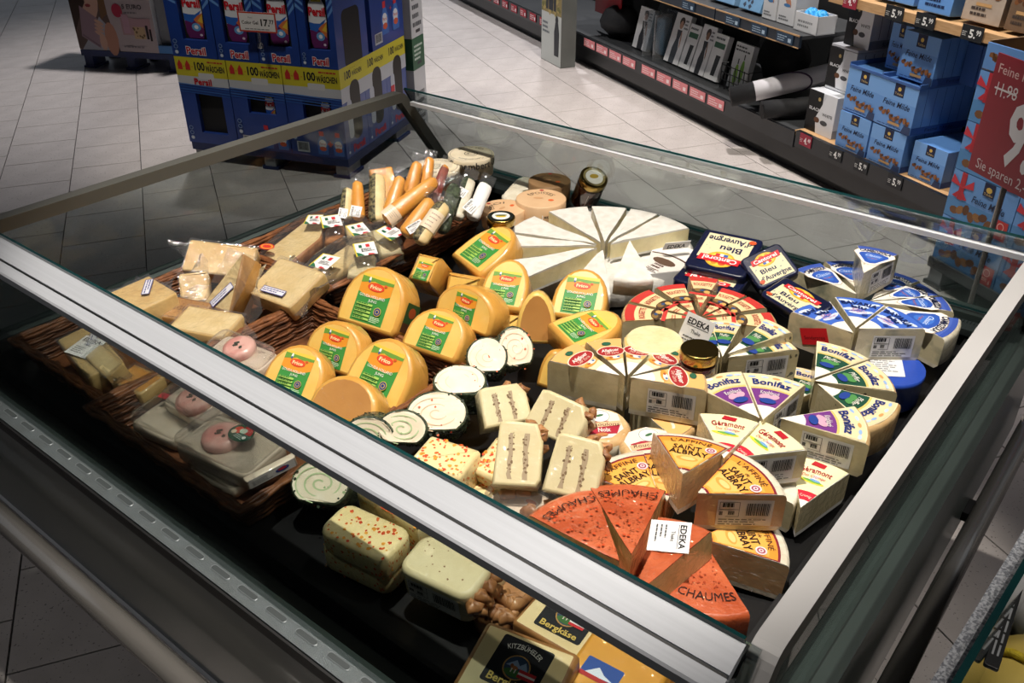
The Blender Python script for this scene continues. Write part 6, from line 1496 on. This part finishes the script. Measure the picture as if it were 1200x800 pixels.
lump('folded_garment', 'grey folded garment behind the leaning boxes', 'garment', -1.32, .40, .197, .22, .09, .15, m_clothg, 3, 'dark garments in the left bay')
lump('folded_garment', 'black folded garment behind the wire basket', 'garment', -.84, .38, .197, .13, .09, .14, m_cloth, 4, 'dark garments in the left bay')
lump('folded_garment', 'black dotted garment above the rolled mats', 'garment', -.50, .47, .197, .12, .05, .15, m_cloth, 5, 'dark garments in the left bay')
t = thing('wire_basket', 'small black wire basket with a green bottle print', 'basket', SH @ T3(-.84, .09, .196))
b = MB()
for k in range(7): b.tube([(-.11+.0367*k, 0, 0), (-.11+.0367*k, 0, .12)], .0025, m_shb, 5)
for k in range(4): b.tube([(-.11, 0, .01+.035*k), (.11, 0, .01+.035*k)], .0025, m_shb, 5)
for x in (-.11, .11): b.tube([(x, 0, .12), (x, .14, .12)], .0025, m_shb, 5)
b.obj('wire_grid', t)
shbox('bottle_box', 'white box with two green bottles inside the wire basket', 'box', -.94, -.80, .12, .15, .204, .42, m_bx, lambda W, H: Art().rect(-W/2, 0, W/2, H, '#bfc2c2').ell(-W*.15, H*.3, W*.12, H*.24, '#6d9a2c', 12).ell(W*.14, H*.4, W*.11, H*.26, '#5c8a24', 12).rect(-W*.18, H*.54, -W*.12, H*.66, '#2a2c28').rect(W*.11, H*.66, W*.17, H*.78, '#2a2c28').lines(-W*.45, H*.8, W*.4, H*.95, 2, '#3a3c3e'), None, None, -10)
# yoga mats
def roll_mat(label, A, B, r, m, band):
    a, b_ = Vector(A), Vector(B); t = thing('exercise_mat', label, 'mat', T3(*a), 'rolled exercise mats')
    d = b_ - a; q = d.to_track_quat('Z', 'Y').to_matrix().to_4x4(); L = d.length
    MB().lathe([(r*.25, .004), (r*.55, .0), (r*.6, .005), (r, .0), (r, L)], 24, [m_cloth, m_cloth, m_cloth, m_cloth]).obj('mat_roll', t, q)
    if band: MB().lathe([(r*1.012, L*.2), (r*1.012, L)], 24, m).obj('paper_sleeve', t, q); MB().tube([(r*1.03*math.cos(x), r*1.03*math.sin(x), L*.16 + .5*L*abs(math.sin(x/2))) for x in [2*math.pi*i/24 for i in range(24)]], .004, mat('strap_purple', '#3a2448', '#2f1d3c', 9, .6), 5, True).obj('strap', t, q)
SHp = lambda u, v, z: SH @ Vector((u, v, z))
roll_mat('rolled black exercise mat in a white paper sleeve jutting over the rail', SHp(-.60, -.10, .262), SHp(-.36, .36, .40), .044, mat('sleeve_white', '#d6d5d9', '#c9c8cd', 10, .5), True)
roll_mat('rolled black exercise mat without sleeve under the white sleeved one', SHp(-.44, -.04, .238), SHp(-.30, .34, .27), .040, m_cloth, False)
# upper grey board
for k, (u0, u1, z1, m, lab) in enumerate(((-1.62, -1.40, .75, mat('cloth_lilac', '#8f8a9c', '#6f6a84', 14, .7), 'lilac patterned textile pack on the grey board'), (-1.36, -1.16, .76, m_bx, 'white patterned textile pack on the grey board'), (-1.10, -.90, .78, mat('cloth_blue', '#5c86ac', '#7fa4c4', 8, .7), 'light blue textile pack on the grey board'), (-.86, -.70, .76, mat('cloth_sky', '#6a94b8', '#5a84a8', 8, .7), 'sky blue textile pack beside the white boxes'))):
    shbox('textile_pack', lab, 'textile', u0, u1, .08, .12, .594, z1, m, lambda W, H: Art().blobs(14, -W*.4, H*.1, W*.4, H*.9, .02, '#3a4050', int(W*1000)), None, 'textile packs on the grey board', -14)
for k, (u0, u1) in enumerate(((-.68, -.585), (-.575, -.46))):
    shbox('white_carton', 'white carton with a picture of feet on the grey board, %s of two' % ('left', 'right')[k], 'box', u0, u1, .08, .2, .582, .82, m_pwhite, lambda W, H: Art().ell(-W*.05, H*.45, W*.1, H*.12, '#a8765c', 10, 25).ell(W*.12, H*.4, W*.08, H*.1, '#a8765c', 10, 25).ell(0, H*.34, W*.2, H*.03, '#3f6fa0', 10).lines(-W*.4, H*.06, W*.2, H*.16, 2, '#66686c'), None, 'white cartons with feet pictures')
t = thing('ball_box', 'open white box with two blue spiky balls at the end of the grey board', 'box', SH @ T3(-.36, .06, .582))
b = MB(); w_, d_, h_ = .075, .10, .075
b.box((-w_, 0, 0), (w_, .004, h_), m_pwhite).box((-w_, 0, 0), (-w_+.004, d_, h_), m_pwhite).box((w_-.004, 0, 0), (w_, d_, h_), m_pwhite).box((-w_, d_-.004, 0), (w_, d_, h_), m_pwhite).box((-w_, 0, 0), (w_, d_, .004), m_pwhite); b.obj('box', t)
sub(t, 'front_print', Art().lines(-.05, .015, .05, .05, 2, '#77797c', 4), FRONT)
for k, x in enumerate((-.028, .032)):
    q = thing('massage_ball', 'blue spiky massage ball in the white box, %s one' % ('left', 'right')[k], 'ball', SH @ T3(-.36+x, .11-.06*0 , .612), 'blue massage balls')
    rnd = random.Random(k); vs = []
    for i in range(9):
        for j in range(14):
            a, c = math.pi*i/8, 2*math.pi*j/14; r_ = .03*(1 + (.12 if (i+j) % 2 else 0)); vs.append((r_*math.sin(a)*math.cos(c), r_*math.sin(a)*math.sin(c), .03 + r_*math.cos(a)))
    MB().add(vs, [(i*14+j, (i+1)*14+j, (i+1)*14+(j+1) % 14, i*14+(j+1) % 14) for i in range(8) for j in range(14)], mat('ball_blue', '#2f8fd0', '#3fa0de', 30, .4)).obj('ball', q)

# ---------------------------------------------------------------- promo stack with the red sign
a, b_ = Vector((3.0752, 0.6468, 0)), Vector((2.957, 0.4456, 0)); xd = (b_-a).normalized()
PR = basis(a, xd, Vector((-xd.y, xd.x, 0)), Vector((0, 0, 1)))
pallet('dark display pallet under the coffee gift packs', PR @ T3(-.0, 0, 0), .8, .5, m_shg, m_palg, .10, 'dark display pallets')
def gift(W, H):
    A = Art().rect(-W/2, H*.42, W/2, H, '#6694cc').rect(-W/2, 0, W/2, H*.42, '#4f82b4')
    for i in range(9): A.ell(W*(-.36+.09*i), H*(.22+.05*((i*7) % 3-1)), W*.07, H*.085, ('#6f4a2c', '#8a6238', '#5a3a22')[i % 3], 8, i*40)
    A.rect(-W*.36, H*.42, -W*.28, H, '#a82a34')
    for s in (-1, 1): A.poly([(-W*.32, H*.68), (-W*.32+s*W*.16, H*.9), (-W*.32+s*W*.18, H*.72)], '#c03440').poly([(-W*.32, H*.66), (-W*.32+s*W*.12, H*.46), (-W*.32+s*W*.05, H*.44)], '#b42c38')
    A.rect(W*.0, H*.72, W*.16, H, '#141c3c').ell(W*.08, H*.86, W*.045, H*.06, '#c9a850', 10).text('Tchibo', W*.08, H*.77, H*.05, '#c9b070', W*.13)
    A.text('Feine Milde', W*.12, H*.56, H*.14, '#16213c', W*.5, shear=.25, bold=.01)
    return A.rect(W*.27, -H*.0, W*.47, H*.40, '#b0302f').text('1000 g', W*.37, H*.12, H*.08, '#e8d0c8', W*.15).ring(W*.37, H*.27, W*.04, W*.05, '#e0b8b0', 14)
m_gift = mat('gift_blue', '#5c8ac4', '#527fb8', 6, .4, coat=.3)
for row in range(5):
    for c in range(3):
        if row == 4 and c == 0: continue
        z = .10 + row*.158
        t = thing('coffee_gift_pack', 'blue coffee gift pack with a red ribbon, %s tier, %s in its row' % (('lowest', 'second', 'third', 'fourth', 'topmost')[row], ('left', 'middle', 'right')[c]), 'coffee', PR @ T3(.135+.265*c, .01, z), 'blue coffee gift packs with ribbons')
        MB().slab([(-.131, 0), (.131, 0), (.131, .22), (-.131, .22)], .156, m_gift, m_gift, .004, smooth=False).obj('box', t)
        k = ('gift',)
        if k not in _A: _A[k] = gift(.262, .156).mesh('gift_print')
        link('front_print', _A[k], t, T3(0, -.0003, 0) @ FRONT)
t = thing('cardboard_tray', 'open brown cardboard tray on the left of the ribbon packs', 'tray', PR @ T3(.135, .01, .732))
m_card = mat('cardboard', '#7a6248', '#6c563e', 12, .7)
MB().box((-.13, 0, 0), (.13, .006, .08), m_gift).box((-.13, .006, 0), (-.124, .22, .085), m_card).box((.124, .006, 0), (.13, .22, .085), m_card).box((-.13, .214, 0), (.13, .22, .085), m_card).box((-.13, 0, 0), (.13, .22, .004), m_card).obj('tray', t)
sub(t, 'front_print', Art().blobs(14, -.11, .02, .11, .05, .016, '#7a5230', 3), FRONT)
F0, wS, _h = face3((2.7902, 0.545, 0.52), (2.6054, 0.3178, 0.52), (2.4699, 0.4005, 0.75))
xd = F0.to_3x3() @ Vector((1, 0, 0)); xd.z = 0; xd.normalize()
t = thing('price_sign', 'large red price sign in front of the blue coffee gift packs', 'sign', basis(F0.translation, xd, Vector((-xd.y, xd.x, 0)), Vector((0, 0, 1))))
H = .33; W = wS
MB().box((-W/2, 0, 0), (W/2, .004, H), mat('sign_red', '#8f1f2c', '#861c28', 4, .4)).obj('sign_board', t)
A = Art().text('Feine Milde VP', -W*.44, H*.89, H*.075, '#d8b8b4', W*.8, align=1).text('11.', -W*.40, H*.73, H*.11, '#d8d0d0', W*.13, align=1).text('98', -W*.26, H*.74, H*.1, '#d8d0d0', W*.14, align=1).rect(-W*.43, H*.725, -W*.13, H*.74, '#d8d0d0')
A.text('9.-', -W*.12, H*.44, H*.48, '#d9d6d8', W*.56, bold=.03, align=1).text('\u20ac/kg', W*.30, H*.27, H*.06, '#d8c0c0', W*.16, align=1).text('Sie sparen 2,- \u20ac', -W*.40, H*.09, H*.085, '#d9c8c8', W*.82, align=1)
sub(t, 'sign_print', A, FRONT)
MB().tube([(0, .012, -.4), (0, .012, .3)], .008, m_chrome, 8).obj('sign_post', t)

# ---------------------------------------------------------------- neighbouring counter in the right foreground
m_gran = mat('granite', '#6a6d74', '#b4b6bb', 420, .4, .05, 300, coat=.5, lo=.4, hi=.6)
t = thing('cheese_counter', 'granite edged glass counter cut off by the right picture edge', 'counter', T3(*(0.72, 0.0191, 0.8)))
IT = t.matrix_world.inverted()
def cp(pts, z0, z1, m, name):
    q = [Vector((p[0], p[1], 0)) for p in pts]; b = MB(); n = len(q)
    b.add([(p.x, p.y, z0) for p in q] + [(p.x, p.y, z1) for p in q], [tuple(range(n))[::-1], tuple(range(n, 2*n))] + [(i, (i+1) % n, n+(i+1) % n, n+i) for i in range(n)], m)
    return b.obj(name, t, IT)
GL = lambda x, o=0: (x, .039 - .062*(x-.552) - o)
cp([GL(.2), GL(.2, .0165), GL(1.15, .0135), GL(1.15)][::1], .84, .88, m_gran, 'granite_ledge')
cp([GL(.2, .0145), GL(.2, .0205), GL(1.15, .0185), GL(1.15, .013)], .70, .90, m_gedge, 'glass_panel')
cp([GL(.2, .022), GL(.2, .6), GL(1.15, .6), GL(1.15, .022)], .68, .72, m_white, 'counter_deck')
cp([GL(.2, .004), GL(.2, .6), GL(1.15, .6), GL(1.15, .004)], .0, .68, m_shb, 'counter_body')
t2 = thing('cheese_ball', 'yellow waxed cheese tied with yellow rope behind the green glass edge', 'cheese', T3(*(0.7107, -0.0491, 0.79)) @ T3(0, 0, -.069))
m_wax = mat('wax_yellow', '#d8c069', '#c9ad52', 10, .35, .05, 40, coat=.6)
MB().lathe([(.02, 0), (.06, .004), (.075, .03), (.068, .055), (.045, .068), (.0, .072)], 32, m_wax).obj('cheese_body', t2)
m_rope = mat('rope_yellow', '#d8c02c', '#b89c1c', 200, .6, .6, 300, stretch=(1, 1, 3))
b = MB()
for k in range(3):
    a = k*math.pi/3 + .4; b.tube([(r*math.cos(a), r*math.sin(a), z) for r, z in ((-.077, .03), (-.07, .056), (-.046, .07), (0, .074), (.046, .07), (.07, .056), (.077, .03))], .0045, m_rope, 6)
b.obj('rope_net', t2)
t3 = thing('white_cheese_bag', 'white wrapped cheese hanging by a yellow rope behind the counter glass', 'cheese', T3(*(0.8431, -0.0365, 0.79)) @ T3(0, 0, -.06))
MB().lathe([(.02, 0), (.06, .006), (.07, .03), (.05, .055), (.01, .066), (.0, .068)], 24, mat('cloth_white', '#c9c8c8', '#bcbbbb', 12, .6, .2, 40)).obj('cheese_body', t3)
b = MB(); b.tube([(-.02, .0, .06), (-.004, -.01, .078), (.01, .0, .07), (.02, .004, .03), (.026, 0, .0)], .0045, m_rope, 6).obj('rope', t3)
t4 = thing('label_rail', 'thin black label rail with white print inside the counter', 'rail', T3(*(0.7058, 0.0115, 0.84)))
d = Vector((0.7763, 0.0154, 0.84)) - Vector((0.6331, 0.0068, 0.84)); q = d.to_track_quat('X', 'Z').to_matrix().to_4x4()
MB().slab(rrect(d.length, .012, .002, 2, None, -.006), .004, m_shb, m_shb, .001).obj('rail_bar', t4, q)
sub(t4, 'rail_print', Art().lines(-d.length*.4, -.004, d.length*.3, .004, 2, '#8c8e90', 3, .4), q @ T3(0, 0, .004))
